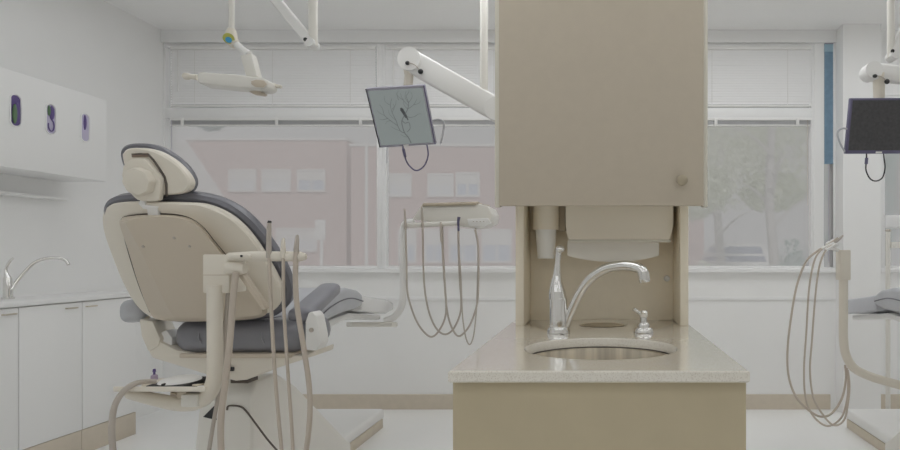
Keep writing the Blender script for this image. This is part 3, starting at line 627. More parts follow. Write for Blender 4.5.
b = BM(); tube(b, [P(156, 381.6, 1.76), P(146, 381.5, 1.74), P(134, 384, 1.70), P(123, 392, 1.69), P(115, 405, 1.68), P(112, 423, 1.68), P(112.5, 445, 1.68), P(116, 480, 1.68), V((-1.44, 1.69, .12)), V((-1.42, 1.76, .02)), V((-1.40, 1.95, 2.6*k))], [2.2*k, 2.4*k, 2.5*k]+[2.6*k]*8, 12)
tag(obj('tray_hose', b, 'hosegrey'), 'grey hose curving down over the left end of the tray', 'hose')
# things on the tray
zt_ = ztr; 
def ontray(px, Y): q = P(px, 386.5, Y); return V((q.x, Y, P(0, 386.5, Y).z+.0005))
o = ontray(156, 1.86); o.z += .0
t = thing('handpiece_holder', 'cream handpiece holder block lying on tray near its left end', 'instrument holder', o)
b = BM(); prism(b, [o+V((x_*k, -.02, z_*k)) for x_, z_ in ((-11, 0), (10, 0), (12, 3), (6, 6.5), (-7, 6.5), (-10, 4))], V((0, .05, 0)), .003); obj('block', b, 'cream', t)
o2 = o+V((-3*k, .005, 6.6*k)); t = thing('mauve_bottle', 'tiny mauve bottle with violet pump on handpiece holder', 'bottle', o2)
obj('flask', lathe(BM(), [(.001, 0), (3.2*k, 0), (3.3*k, 1*k), (3.0*k, 4.4*k), (1.4*k, 5.4*k), (.001, 5.5*k)], o2, 14), 'pinkbottle', t)
obj('pump', lathe(BM(), [(.001, 5.2*k), (1.0*k, 5.2*k), (1.0*k, 8*k), (1.6*k, 8.3*k), (1.2*k, 11*k), (.001, 11.2*k)], o2, 12), 'violet', t)
o = ontray(178, 1.84); t = thing('instrument_case', 'flat white case with black band on the tray', 'case', o)
b = BM(); box(b, o.x-18*k, o.x+18*k, 1.78, 1.92, o.z+1.2*k, o.z+5*k, .002); obj('base', b, 'dark', t)
b = BM(); ell(b, (o.x, 1.85, o.z+5*k), 17.5*k, .068, 5.2*k)
for v in b.verts: v.co.z = max(v.co.z, o.z+5*k)
obj('domed_lid', b, 'wplastic', t)
b = BM(); box(b, o.x-22*k, o.x+20*k, 1.775, 1.925, o.z, o.z+1.2*k, .001); obj('tray_liner', b, 'seam', t)
b = BM(); cyl(b, V((o.x-.5*k, 1.776, o.z+6*k)), V((o.x-.5*k, 1.788, o.z+6*k)), 1.2*k, n=10); obj('catch', b, 'dark', t)
o = ontray(199, 1.80); b = BM(); tube(b, [o+V((-.02, 0, .004)), o+V((-.004, 0, .0045)), o+V((.012, .02, .004))], [.003, .004, .002], 8); tag(obj('dental_probe', b, 'steel'), 'thin steel probe lying on the tray beside the cream post', 'dental instrument')

# ------------------------------------------------------------------ delivery unit between left chair and island
Yv = 3.40; k = Yv/F
t = thing('delivery_unit', 'pale dental delivery unit with hanging hoses left of island', 'delivery unit', P(403, 320, Yv))
b = BM(); prism(b, quad([(422, 204.5), (476, 203), (488, 206), (492, 214), (490, 222), (482, 226), (470, 227.5), (434, 222.5), (424, 221), (412, 219), (417, 211)], Yv), V((0, .26, 0)), .008); hd = obj('head', b, 'offw', t)
b = BM(); prism(b, [P(421.5, 205.5, Yv-.01), P(478, 204, Yv-.01), P(478, 201.5, Yv-.01), P(423, 203, Yv-.01)], V((0, .28, 0)), .003); obj('tray_rim', b, 'creamdark', hd)
b = BM(); prism(b, [P(423, 206.3, Yv-.012), P(476, 204.9, Yv-.012), P(476, 203.9, Yv-.012), P(423, 205.3, Yv-.012)], V((0, .004, 0)), 0); obj('rim_shadow_gap', b, 'brass', hd)
b = BM(); tube(b, [P(476, 203.6, Yv+.05), P(484, 204.8, Yv+.05), P(490, 205.5, Yv+.05)], .004, 8); obj('handle', b, 'hosegrey', hd)
obj('holder_bar', tube(BM(), [P(403, 225.2, Yv-.03), P(420, 225, Yv-.03), P(440, 224, Yv-.03), P(459, 223.5, Yv-.03)], 2.5*k, 12), 'offw', t)
b = BM(); prism(b, quad([(467, 219), (488, 218), (491, 223), (484, 226.5), (469, 226)], Yv-.02), V((0, .02, 0)), .003); obj('control_pad', b, 'wplastic', hd)
for i in range(4): q = P(473.5+i*3.4, 221.5, Yv-.021); obj('control_button', box(BM(), q.x-.004, q.x+.004, Yv-.023, Yv-.020, q.z-.002, q.z+.002, 0), 'hosegrey', hd)
obj('post', tube(BM(), [P(414, 222, Yv+.05), P(408, 222.5, Yv+.05), P(404, 226, Yv+.05), P(403, 240, Yv+.05), P(403, 270, Yv+.05), P(403, 295, Yv+.05), P(401, 308, Yv+.05), P(394, 317, Yv+.05), P(385, 321, Yv+.05)], 3.4*k, 14), 'wplastic', t)
b = BM(); prism(b, [P(x, 322, Y_) for x, Y_ in ((392, 3.42), (398, 3.48), (392, 3.56), (352, 3.56), (346, 3.48), (352, 3.42))], V((0, 0, -.03)), .008); obj('swing_arm', b, 'offw', t)
HZ = [([(404.5, 209), (405.3, 225), (406.5, 262), (407.2, 290), (412, 310), (420, 327), (431, 336.8), (440, 329), (446, 312), (444.6, 280), (443, 250), (442.3, 226)], 'leftmost'),
      ([(421.6, 206), (422.5, 225), (423.2, 262), (424.8, 290), (429, 312), (436, 328), (445, 334.3), (454, 328), (461, 309), (459.8, 280), (458.5, 250), (458.3, 226)], 'second from the left'),
      ([(440.6, 222), (442, 240), (444, 275), (447, 310), (452, 328), (459, 336.2), (468, 328), (474, 315), (477.6, 300), (478.6, 275), (478, 245), (475, 230)], 'third from the left'),
      ([(458.6, 222), (459.2, 250), (461, 280), (462.5, 315), (465.5, 336), (469.5, 344.5), (473.5, 336), (476.3, 312), (477.4, 285), (478, 250), (475.5, 228)], 'lowest hanging')]
for i, (pts, lb) in enumerate(HZ):
    t2 = thing('handpiece_hose', '%s looped hose under the pale delivery unit' % lb, 'hose', P(*pts[5], Yv-.03), 'hoses of the delivery unit')
    ns = len(pts)
    obj('hose', tube(BM(), [P(a, q, Yv-.052+.06*j/(ns-1)+.004*i) for j, (a, q) in enumerate(pts)], (.95 if i < 3 else .7)*k, 8), 'hosegrey', t2)
    x, y = pts[0]
    if i == 3: obj('handpiece', tube(BM(), [P(458.6, 231, Yv-.05), P(458.3, 222, Yv-.05), P(459, 217, Yv-.05)], [1.1*k, 1.3*k, 1.6*k], 8), 'bezel', t2)
    else: obj('handpiece', tube(BM(), [P(x+.8, y+20, Yv-.052), P(x+.5, y+10, Yv-.052), P(x, y, Yv-.052)], [1.3*k, 1.3*k, .7*k], 8), 'hosegrey', t2)

# ------------------------------------------------------------------ assistant's arm in the right bay
Yr = 2.80; k = Yr/F
t = thing('handpiece_stand', 'pale post arm with hooked hoses beside the right pier', 'instrument arm', P(843, 300, Yr))
obj('post', tube(BM(), [P(843.5, 278, Yr), P(843.5, 310, Yr), P(843.5, 338, Yr), P(846, 355, Yr), P(854, 368, Yr), P(868, 375.5, Yr), P(885, 381, Yr), P(915, 389, Yr), P(960, 400, Yr)], 4.4*k, 14), 'cream', t)
b = BM(); box(b, P(838, 0, Yr).x, P(848.3, 0, Yr).x, Yr-.03, Yr+.03, P(0, 280, Yr).z, P(0, 250, Yr).z, .004); obj('head', b, 'cream', t)
b = BM(); box(b, P(940, 0, Yr).x, P(975, 0, Yr).x, Yr-.08, Yr+.08, 0, P(0, 392, Yr).z, .01); obj('arm_pedestal', b, 'offw', t)
for x, y in ((829, 247), (833, 245), (837, 249.5)): obj('hose_hook', tube(BM(), [P(840, 251, Yr), P(x, y+1, Yr), P(x-2, y-3, Yr), P(x+1, y-5, Yr)], 1.5*k, 8), 'wplastic', t)
for i, (pts, lb) in enumerate([
    ([(838, 238), (827, 245.5), (816, 252), (806, 262), (797, 285), (791, 318), (787.5, 350), (788.5, 375), (795, 395), (806, 408), (820, 416.5), (832, 413), (842, 398), (846, 378), (845, 365)], 'outermost'),
    ([(834, 243), (822, 249), (814, 262), (809, 290), (806.5, 330), (804, 370), (806, 400), (815, 418), (828, 426), (841, 418), (847, 400), (848, 380), (847, 368)], 'middle'),
    ([(836, 244), (826, 250), (819, 268), (815, 300), (812, 340), (810, 370), (813, 396), (821, 412), (833, 425), (844, 420), (848.5, 400), (849.5, 385), (848, 370)], 'innermost')]):
    t2 = thing('looped_hose', '%s long tan hose looped from hooks at the right post' % lb, 'hose', P(820, 420, Yr-.02), 'hoses hooked on the right post')
    obj('hose', tube(BM(), [P(a, q, Yr-.02-.012*i+(.05 if j > 10 else 0)) for j, (a, q) in enumerate(pts)], (.95 if i else 1.1)*k, 8), 'hose', t2)
    if i == 0: obj('suction_tip', tube(BM(), [P(833, 243, Yr-.02), P(838, 240, Yr-.02), P(843, 235.5, Yr-.02)], [1.5*k, 1.5*k, .8*k], 8), 'hosegrey', t2)
    else: obj('handpiece', tube(BM(), [P(pts[1][0], pts[1][1], Yr-.02-.012*i), P(pts[0][0], pts[0][1], Yr-.02-.012*i)], [1.6*k, 1.4*k], 8), 'wplastic', t2)
# rear post seen in front of the far right window
Yq = 3.9; t = thing('rear_post', 'slim pale equipment post with side arm by far right window', 'equipment post', P(888, 280, Yq))
obj('post', tube(BM(), [P(888, 412, Yq), P(888, 300, Yq), P(888, 231, Yq)], 2.3*Yq/F, 10, smooth=False), 'offw', t)
b = BM(); box(b, P(890, 0, Yq).x, P(915, 0, Yq).x, Yq-.02, Yq+.02, P(0, 248, Yq).z, P(0, 242, Yq).z, .004); obj('side_arm', b, 'offw', t)
obj('foot', lathe(BM(), [(.001, 0.0005), (.12, 0.0005), (.12, .02), (.03, .035), (.001, .035)], V((P(888, 0, Yq).x, Yq, 0)), 24), 'offw', t)
b = BM(); ell(b, P(888, 230.5, Yq), .02, .02, .012); obj('cap', b, 'hosegrey', t)

# ------------------------------------------------------------------ ceiling mounted lamp and monitor arms
def rail_arm(name, label, cat, Yp, post, pr, arm, w, h):
    "a ceiling post, a slanted spring arm of box section between two joints"
    t = thing(name, label, cat, P(post[0], post[1], Yp))
    top = P(post[0], post[1], Yp); kk = Yp/F
    obj('ceiling_post', tube(BM(), [top, V((top.x, Yp, ZC-.03)), V((top.x, Yp, ZC-.029)), V((top.x, Yp, ZC-.001))], [pr*kk, pr*kk, .09, .09], 18, smooth=False), 'offw', t)
    a, b_ = P(*arm[0]), P(*arm[1]); d = (b_-a); T = d.normalized(); R_ = V((0, 1, 0)); W = T.cross(R_).normalized()
    b = BM(); obox(b, (a+b_)/2, T*(d.length/2), R_*w, W*h, min(w, h)*.5, seg=3); sa_ = obj('spring_arm', b, 'wplastic', t)
    for q in (a, b_): obj('arm_joint', cyl(BM(), q-R_*(w+.012), q+R_*(w+.012), h*1.0, n=24), 'wplastic', t)
    return t
# operatory lamp over the left chair
Yo = 2.75; k = Yo/F
t = rail_arm('operatory_lamp', 'white ceiling mounted dental lamp with horizontal head over left chair', 'dental lamp', Yo, (313, 46), 4.4, ((312, 44, Yo), (233, -52, Yo)), .022, 4.8*k)
b = BM(); cyl(b, P(305.5, 39.5, Yo-.036), P(305.5, 39.5, Yo-.03), 2*k, n=10); obj('arm_screw', b, 'dark', t)
obj('drop_tube', tube(BM(), [P(231.5, -54, Yo), P(231.5, 0, Yo), P(231.5, 30, Yo)], 2.7*k, 12, smooth=False), 'offw', t)
b = BM(); tube(b, [P(231.5, 29, Yo), P(231.5, 33, Yo), P(231.5, 40, Yo), P(236, 45, Yo)], [3.4*k, 5*k, 6.2*k, 4.5*k], 14); el_ = obj('elbow', b, 'cream', t)
b = BM(); cyl(b, P(228.6, 38.4, Yo-.034), P(228.6, 38.4, Yo-.028), 5*k, n=18); obj('yellow_cap', b, 'lensy', el_)
b = BM(); cyl(b, P(228.6, 39.8, Yo-.037), P(228.6, 39.8, Yo-.033), 2.8*k, n=14); obj('blue_cap', b, 'lensb', el_)
b = BM(); tube(b, [P(235, 43, Yo), P(243, 50, Yo), P(249, 55, Yo)], [3.6*k, 3.2*k, 4.5*k], 12); obj('link', b, 'wplastic', t)
b = BM(); prism(b, quad([(239.5, 55), (251, 52.5), (257, 76), (246, 78)], Yo-.02), V((0, .05, 0)), .008); obj('fork_arm', b, 'offw', t)
a_, b_ = P(198, 77.5, Yo), P(250, 82, Yo); d = b_-a_; T = d.normalized(); W = T.cross(V((0, 1, 0))).normalized()
b = BM(); prism(b, quad([(196.5, 73.5), (200, 71.5), (235, 74), (262, 77.5), (268, 81), (267, 87), (262, 89.5), (232, 87), (200, 83.5), (197, 82)], Yo-.07), V((0, .09, 0)), .010, seg=3); hd = obj('lamp_head', b, 'offw', t)
b = BM(); prism(b, quad([(251, 81), (256, 79.5), (264, 80.5), (266.5, 84), (263, 87.3), (255, 86.8), (251, 84)], Yo-.076), V((0, .006, 0)), .002); obj('head_panel', b, 'creamdark', hd)
b = BM(); tube(b, [P(198, 77.5, Yo), P(191, 76.6, Yo), P(188.5, 76.4, Yo), P(185, 76.2, Yo), P(183.3, 76.1, Yo)], [3*k, 2.4*k, 3.4*k, 3.4*k, 2.2*k], 14, smooth=False); obj('grip_handle', b, 'cream', hd)
b = BM(); tube(b, [P(266, 84.5, Yo), P(273, 85.5, Yo), P(281.5, 87, Yo)], [3*k, 2.4*k, 1.5*k], 12); obj('grip_handle', b, 'cream', hd)
b = BM(); prism(b, quad([(248.5, 91.3), (258, 90.5), (264.5, 93.2), (262, 95), (253, 93.8)], Yo-.03), V((0, .03, 0)), .002); obj('lever', b, 'creamdark', hd)
b = BM(); cyl(b, P(258, 89, Yo-.015), P(258, 92, Yo-.015), 1.5*k, n=8); obj('lever_pin', b, 'creamdark', hd)

def monitor(name, label, TL, TR, BL, BR, Yt_, Yb_, on, bez):
    tl, tr_, bl, br = P(*TL, Yt_), P(*TR, Yt_), P(*BL, Yb_), P(*BR, Yb_)
    c = (tl+tr_+bl+br)/4; u = ((tr_-tl)+(br-bl)).normalized(); v = ((tl-bl)+(tr_-br)); v = (v-u*v.dot(u)).normalized(); n = u.cross(v); n = -n if n.y > 0 else n
    hu = ((tr_-tl).length+(br-bl).length)/4; hv = abs(((tl+tr_)/2-(bl+br)/2).dot(v))/2
    sk = ((tl+tr_)/2-(bl+br)/2).dot(u)/2*0
    t = thing(name, label, 'monitor', c-v*hv)
    b = BM(); obox(b, c-n*.016, u*hu, v*hv, n*.016, .004); fr = obj('bezel', b, bez, t)
    b = BM(); obox(b, c-n*.045, u*hu*.6, v*hv*.6, n*.016, .01); obj('rear_housing', b, 'offw', t)
    return t, c, u, v, n, hu, hv
t, c, u, v, n, hu, hv = monitor('tilted_monitor', 'tilted monitor showing a bird on bare branches, left of island', (367, 89), (425, 84.5), (378, 147.5), (435, 145), 3.16, 3.32, True, 'bezelgrey')
b = BM(); w2, h2 = hu*.925, hv*.92
def S(a, q, d): return c+u*(a*w2)+v*(q*h2)+n*d
obox(b, S(0, .0, .0008), u*w2, v*h2, n*.0007, 0, 0)
def stroke(pts, r0, r1, mi):
    pp = cr([S(a, q, .0022) for a, q in pts], 5); m_ = len(pp); L = []; R = []
    for i, p in enumerate(pp):
        T = (pp[min(i+1, m_-1)]-pp[max(i-1, 0)]).normalized(); W = n.cross(T).normalized(); r = r0+(r1-r0)*i/(m_-1)
        L.append(p+W*r); R.append(p-W*r)
    bb = BM(); lv_ = [bb.verts.new(p) for p in L]; rv = [bb.verts.new(p) for p in R]
    for i in range(m_-1): bb.faces.new((lv_[i], rv[i], rv[i+1], lv_[i+1]))
    merge(b, bb, mi)
for pts, r0, r1 in [([(.16, -.98), (.10, -.75), (0, -.58), (-.03, -.3), (0, -.12), (.12, .05), (.30, .28), (.38, .5), (.34, .75)], .0032, .0014),
    ([(.0, -.58), (-.14, -.5), (-.2, -.3), (-.22, -.1), (-.3, .2), (-.3, .45), (-.2, .7)], .0022, .001), ([(-.2, -.3), (-.42, -.1), (-.6, .1), (-.62, .35), (-.7, .5)], .0018, .001), ([(-.5, 0), (-.7, -.05), (-.82, -.02)], .0016, .0008),
    ([(.0, -.12), (.1, -.22), (.24, -.2), (.24, -.42), (.1, -.55)], .0022, .0016), ([(.3, .28), (.55, .42), (.72, .62)], .0015, .0008), ([(.12, .05), (.32, -.02), (.52, .0)], .002, .001), ([(.36, .4), (.2, .62), (.16, .85)], .0013, .0008),
    ([(-.3, .45), (-.46, .6), (-.45, .8)], .0012, .0007), ([(-.28, .3), (-.12, .45), (-.05, .62)], .0012, .0007), ([(.38, .5), (.56, .7), (.55, .88)], .0012, .0007)]:
    stroke(pts, r0, r1, 1)
for pts in [[(-.22, -.1), (-.4, .12), (-.42, .3)], [(-.3, .2), (-.18, .36), (-.2, .5)], [(.3, .28), (.2, .45), (.24, .66)], [(.38, .5), (.3, .7), (.38, .92)], [(.55, .42), (.74, .46), (.84, .55)], [(.34, .75), (.46, .86), (.5, .96)], [(-.6, .1), (-.76, .2), (-.84, .3)], [(-.42, -.1), (-.56, -.12), (-.66, -.22)], [(.1, -.75), (-.06, -.7), (-.16, -.62)], [(.04, .62), (.02, .8), (.1, .95)], [(.52, 0), (.66, .08), (.78, .08)], [(-.14, -.5), (-.34, -.4), (-.46, -.3)], [(.2, .62), (.06, .74), (.0, .9)]]: stroke(pts, .0013, .0006, 1)
stroke([(.06, .34), (.09, .22), (.14, .08), (.2, -.02), (.23, -.12)], .006, .003, 2); stroke([(.07, .30), (.11, .2), (.16, .08), (.19, -.02)], .0105, .0075, 2)
obj('screen', b, ['scr', 'scrdark', 'scrbird'], t, False)
b = BM(); obox(b, c-v*hv*.965-u*hu*.05+n*.001, u*.016, v*.005, n*.001, .0005); obj('button_strip', b, 'wplastic', t)
b = BM(); obox(b, c+u*hu*.985, u*hu*.018, v*hv*.99, n*.002, .001); obj('side_trim', b, 'bezel', t)
b = BM(); obox(b, c-u*hu*.985, u*hu*.016, v*hv*.99, n*.002, .001); obj('side_trim', b, 'dark', t)
# arm of this monitor
Ym = 3.26; k = Ym/F
t = rail_arm('monitor_mount', 'white ceiling arm holding the tilted bird monitor', 'monitor arm', Ym, (484, 92), 4.0, ((411, 61, Ym), (497, 110, Ym)), .028, 11.5*k)
b = BM(); tube(b, [P(407, 58, Ym), P(409, 76, Ym), P(407, 96, Ym+.02), P(404, 116, Ym+.034)], [5.2*k, 4.4*k, 4.4*k, 4.4*k], 14, smooth=False); obj('drop_tube', b, 'cream', t)
b = BM(); obox(b, c-n*.07, u*.05, v*.05, n*.012, .004); obj('mount_plate', b, 'offw', t)
b = BM(); ell(b, P(407.5, 63, Ym-.045), 2.2*k, .01, 2*k); obj('arm_screw', b, 'dark', t); b = BM(); ell(b, P(420.5, 71.5, Ym-.045), 2.6*k, .01, 2.6*k); obj('arm_screw', b, 'dark', t)
b = BM(); tube(b, [P(407.5, 63, Ym-.048), P(414, 64.5, Ym-.05), P(420, 70.5, Ym-.048)], .5*k, 6); obj('arm_cable', b, 'hosegrey', t)
b = BM(); tube(b, [c-u*.02-v*hv*.8-n*.03, P(403, 147, 3.32), P(404, 154, 3.32), P(408, 164, 3.32), P(416, 170.5, 3.32), P(424, 166, 3.32), P(428, 156, 3.32), P(427.5, 148, 3.32), P(426, 142, 3.35)], .0045, 8)
t2 = thing('monitor_cable', 'dark cable looping below the tilted bird monitor', 'cable', P(416, 170.5, 3.32)); obj('cable', b, 'bezel', t2)
b = BM(); cyl(b, P(403.3, 149, 3.315), P(405.2, 157, 3.315), .009, .008, 10); obj('plug', b, 'bezel', t2)
b = BM(); tube(b, [P(432, 121, 3.28), P(438, 119.5, 3.28), P(443.5, 122, 3.28), P(443.5, 130, 3.3), P(440.5, 144, 3.32)], .0055, 8); b2 = BM()
tag(obj('grip_handle', b, 'uphlight'), 'thin pale handle loop at right side of tilted monitor', 'handle')

t, c, u, v, n, hu, hv = monitor('dark_monitor', 'switched off dark monitor beside the right pier', (851, 98.5), (913, 97.5), (845.5, 153.5), (907, 154), 3.20, 3.27, False, 'bezel')
b = BM(); obox(b, c+v*.004+n*.0008, u*hu*.93, v*hv*.90, n*.0008, 0); obj('screen', b, 'scroff', t, False)
b = BM(); obox(b, c-v*hv*.95+n*.001+u*(P(878.5, 153, 3.27).x-c.x), u*.018, v*.005, n*.001, .0005); obj('button_strip', b, 'wplastic', t)
Ym = 3.24; k = Ym/F
t = rail_arm('monitor_mount', 'white ceiling arm holding the switched off monitor at right', 'monitor arm', Ym, (958, 92), 4.0, ((871, 72, Ym), (966, 82, Ym)), .03, 8.5*k)
b = BM(); tube(b, [P(879, 74, Ym), P(879, 90, Ym), P(879, 125, Ym+.04)], [6*k, 5.4*k, 5*k], 14, smooth=False); obj('drop_tube', b, 'cream', t)
b = BM(); obox(b, c-n*.07, u*.05, v*.05, n*.012, .004); obj('mount_plate', b, 'offw', t)
b = BM(); ell(b, P(875, 76, Ym-.045), 2.4*k, .01, 1.8*k); obj('arm_screw', b, 'dark', t); b = BM(); ell(b, P(887, 81.5, Ym-.045), 2.6*k, .01, 2.6*k); obj('arm_screw', b, 'dark', t)
b = BM(); tube(b, [P(875, 76, Ym-.048), P(881, 76.5, Ym-.05), P(887, 81, Ym-.048)], .5*k, 6); obj('arm_cable', b, 'hosegrey', t)
t2 = thing('monitor_cable', 'dark cable looping below the switched off monitor', 'cable', P(876, 181, 3.27))
b = BM(); tube(b, [P(866.5, 152, 3.3), P(866.5, 160, 3.27), P(866, 170, 3.27), P(870, 178.5, 3.27), P(876, 181, 3.27), P(882.5, 177.5, 3.27), P(885, 168, 3.27), P(884, 158, 3.27), P(883.5, 152, 3.3)], .004, 8); obj('cable', b, 'dark', t2)
b = BM(); cyl(b, P(866.6, 158, 3.265), P(866.2, 164, 3.265), .009, .009, 10); obj('plug', b, 'bezel', t2)
b = BM(); tube(b, [P(848, 129, 3.25), P(842, 128.5, 3.25), P(837.5, 133, 3.25), P(840, 143, 3.27), P(845, 152, 3.28)], .0055, 8)
tag(obj('grip_handle', b, 'uphlight'), 'thin pale handle loop at left side of switched off monitor', 'handle')
# lamp of the right chair: only its post and arm reach into the picture
Yo = 2.9; k = Yo/F
t = rail_arm('operatory_lamp', 'white ceiling lamp arm rising from post at top right corner', 'dental lamp', Yo, (891, 58), 3.6, ((893, 56, Yo), (938, -45, Yo)), .022, 4.8*k)
b = BM(); cyl(b, P(892.6, 51, Yo-.036), P(892.6, 51, Yo-.03), 1.8*k, n=10); obj('arm_screw', b, 'dark', t)
obj('drop_tube', tube(BM(), [P(938, -46, Yo), P(938, 30, Yo)], 2.7*k, 12, smooth=False), 'offw', t)
b = BM(); prism(b, quad([(925, 60), (960, 30), (1000, 55), (970, 88)], Yo-.06), V((0, .12, 0)), .01); obj('lamp_head', b, 'cream', t)

# ------------------------------------------------------------------ outside
ZG = -.12
struct('ground', box(BM(), -60, 60, YB+.15, 70, ZG-.1, ZG, 0), 'ground')
def facade(label, px0, px1, pyt, Y, depth, mt, wins, glass='fglass'):
    x0, x1, z1 = P(px0, 0, Y).x, P(px1, 0, Y).x, P(0, pyt, Y).z
    t = thing('brick_building', label, 'building', ((x0+x1)/2, Y+depth/2, ZG))
    obj('wall', box(BM(), x0, x1, Y, Y+depth, ZG, z1, 0), mt, t, False)
    obj('parapet', box(BM(), x0-.04, x1+.04, Y-.05, Y+depth, z1, z1+.08, .01), 'stone', t)
    for (a, q, c_, d, gl) in wins:
        xa_, xb_, za, zb_ = P(a, 0, Y).x, P(c_, 0, Y).x, P(0, d, Y).z, P(0, q, Y).z
        f = BM(); e_ = .06
        box(f, xa_, xa_+e_, Y-.06, Y+.02, za, zb_, 0); box(f, xb_-e_, xb_, Y-.06, Y+.02, za, zb_, 0); box(f, xa_+e_, xb_-e_, Y-.06, Y+.02, zb_-e_, zb_, 0); box(f, xa_+e_, xb_-e_, Y-.08, Y+.02, za, za+e_, 0)
        box(f, (xa_+xb_)/2-.035, (xa_+xb_)/2+.035, Y-.05, Y+.02, za+e_, zb_-e_, 0)
        w = obj('window', f, 'stone', t, False)
        obj('pane', box(BM(), xa_+e_, xb_-e_, Y-.03, Y-.02, za+e_, zb_-e_, 0), gl, w, False)
        obj('blind', box(BM(), xa_+e_, xb_-e_, Y-.04, Y-.031, za+(zb_-za)*.52, zb_-e_, 0), 'stone', w, False)
    return t
facade('pale red brick building with three sash windows, behind the left window', 186, 346.5, 140.5, 18, 6, 'brick',
       [(229.5, 169.5, 257, 192, 'fglass'), (262.5, 169.5, 291.5, 192, 'fglass'), (298, 169.5, 326, 192, 'fglassb'), (277, 228, 318, 252, 'fglass'), (225, 228, 262, 252, 'fglass')])
facade('redder brick building with bluish lower windows, behind the middle window', 351, 520, 146.5, 16.5, 6, 'brick2',
       [(388, 173.5, 412, 197, 'fglass'), (428, 173.5, 454, 197, 'fglass'), (456, 172.5, 480, 197, 'fglassb'), (398, 229, 417, 263, 'fglassb'), (425, 229, 444, 263, 'fglassb'), (449, 229, 478, 263, 'fglassb'), (482, 229, 512, 263, 'fglassb')])
facade('low brick building seen just right of the tall cabinet', 655, 704, 212, 24, 4, 'brick', [(664, 224, 684, 245, 'fglass')])
Y = 13.0; t = thing('white_shed', 'white building with a sloping roof edge behind the headrest', 'building', P(150, 280, Y))
b = BM(); prism(b, quad([(60, 60), (186, 143), (192, 152), (234, 215), (234, 300), (60, 300)], Y+2.5), V((0, -2.5, 0)), .01); obj('wall', b, 'stone', t, False)
b = BM(); prism(b, quad([(58, 57), (186, 141.5), (193.5, 151), (236, 215), (234.2, 216), (192, 152.5), (186, 143.5), (58, 59)], Y+2.6), V((0, -2.7, 0)), 0); obj('roof_edge', b, 'wframe', t, False)
Y = 11; o = P(321.5, 290, Y); o.z = ZG; t = thing('street_sign', 'blank white sign on a thin pole outside the left window', 'sign', o)
obj('pole', cyl(BM(), V((o.x, Y, ZG)), V((o.x, Y, P(0, 222, Y).z)), .03, n=10), 'stone', t)
b = BM(); box(b, P(316.5, 0, Y).x, P(326.5, 0, Y).x, Y-.06, Y-.03, P(0, 240, Y).z, P(0, 220, Y).z, .005); obj('sign_board', b, 'stone', t)
o = P(366.5, 290, Y); o.z = ZG; t = thing('lamp_pole', 'thin pale pole outside near the right edge of left window', 'pole', o)
obj('pole', cyl(BM(), V((o.x, Y, ZG)), V((o.x, Y, 5.2)), .035, .025, n=10), 'stone', t)
obj('pole_base', cyl(BM(), V((o.x, Y, ZG)), V((o.x, Y, ZG+.3)), .08, .06, n=12), 'stone', t)

def tree(label, px, Y, ztop, crowns, nl, leaf, tr_, ls=.11):
    o = P(px, 0, Y); o.z = ZG; t = thing('street_tree', label, 'tree', o, 'trees outside the windows')
    b = BM(); tube(b, [o, o+V((.02, 0, 1.2)), o+V((-.05, .1, 2.6)), o+V((.03, .1, ztop*.9))], [tr_*1.25, tr_, tr_*.9, tr_*.75], 10)
    for i in range(5):
        z = 1.9+i*.4; a = i*2.3; q = o+V((0, 0, z)); tube(b, [q, q+V((math.cos(a)*.5, math.sin(a)*.5, .5)), q+V((math.cos(a)*1.1, math.sin(a)*1.1, .8))], [tr_*.4, tr_*.25, .01], 6)
    obj('trunk', b, 'bark', t)
    b = BM()
    for (cx_, cz, rx, rz) in crowns:
        for i in range(int(nl*2.6)):
            while True:
                d = V((random.uniform(-1, 1), random.uniform(-1, 1), random.uniform(-1, 1)))
                if .2 < d.length < 1: break
            p = V((o.x+cx_, Y+1.3, cz))+V((d.x*rx, d.y*rx, d.z*rz)); a = V((random.gauss(0, 1), random.gauss(0, 1), random.gauss(0, 1))).normalized(); q = a.cross(V((random.gauss(0, 1), random.gauss(0, 1), random.gauss(0, 1)))).normalized(); s_ = ls*.55*random.uniform(.6, 1.3)
            vs = [b.verts.new(p+w_) for w_ in (a*s_, q*s_*.55, -a*s_, -q*s_*.55)]; b.faces.new(vs)
    obj('foliage', b, leaf, t, False)
tree('leafy tree with a straight trunk, right of the tall cabinet', 773, 12.5, 5.2, [(-.7, 3.5, 1.2, 1.3), (.7, 3.6, 1.2, 1.2), (0, 4.8, 1.7, 1.1), (-1.3, 2.8, .7, .6), (.4, 2.7, .8, .5)], 700, 'leaf', .11)
tree('paler tree with a forked crown behind the straight trunk tree', 720, 17, 5.4, [(-.2, 4.0, 1.3, 1.3), (.9, 5.0, 1.5, 1.2), (-.6, 2.9, .8, .6)], 600, 'leaf', .13, .13)
tree('small bluish tree outside, behind the switched off monitor', 905, 11, 4.2, [(0, 2.6, 1.0, 1.2), (-.3, 1.5, .7, .7), (.6, 3.2, .9, .9)], 700, 'leaf2', .07)
tree('dark slim tree at the left end of the upper blinds', 161, 11, 5.5, [(0, 4.85, .5, .75), (.05, 4.4, .4, .5)], 700, 'leafdark', .05)
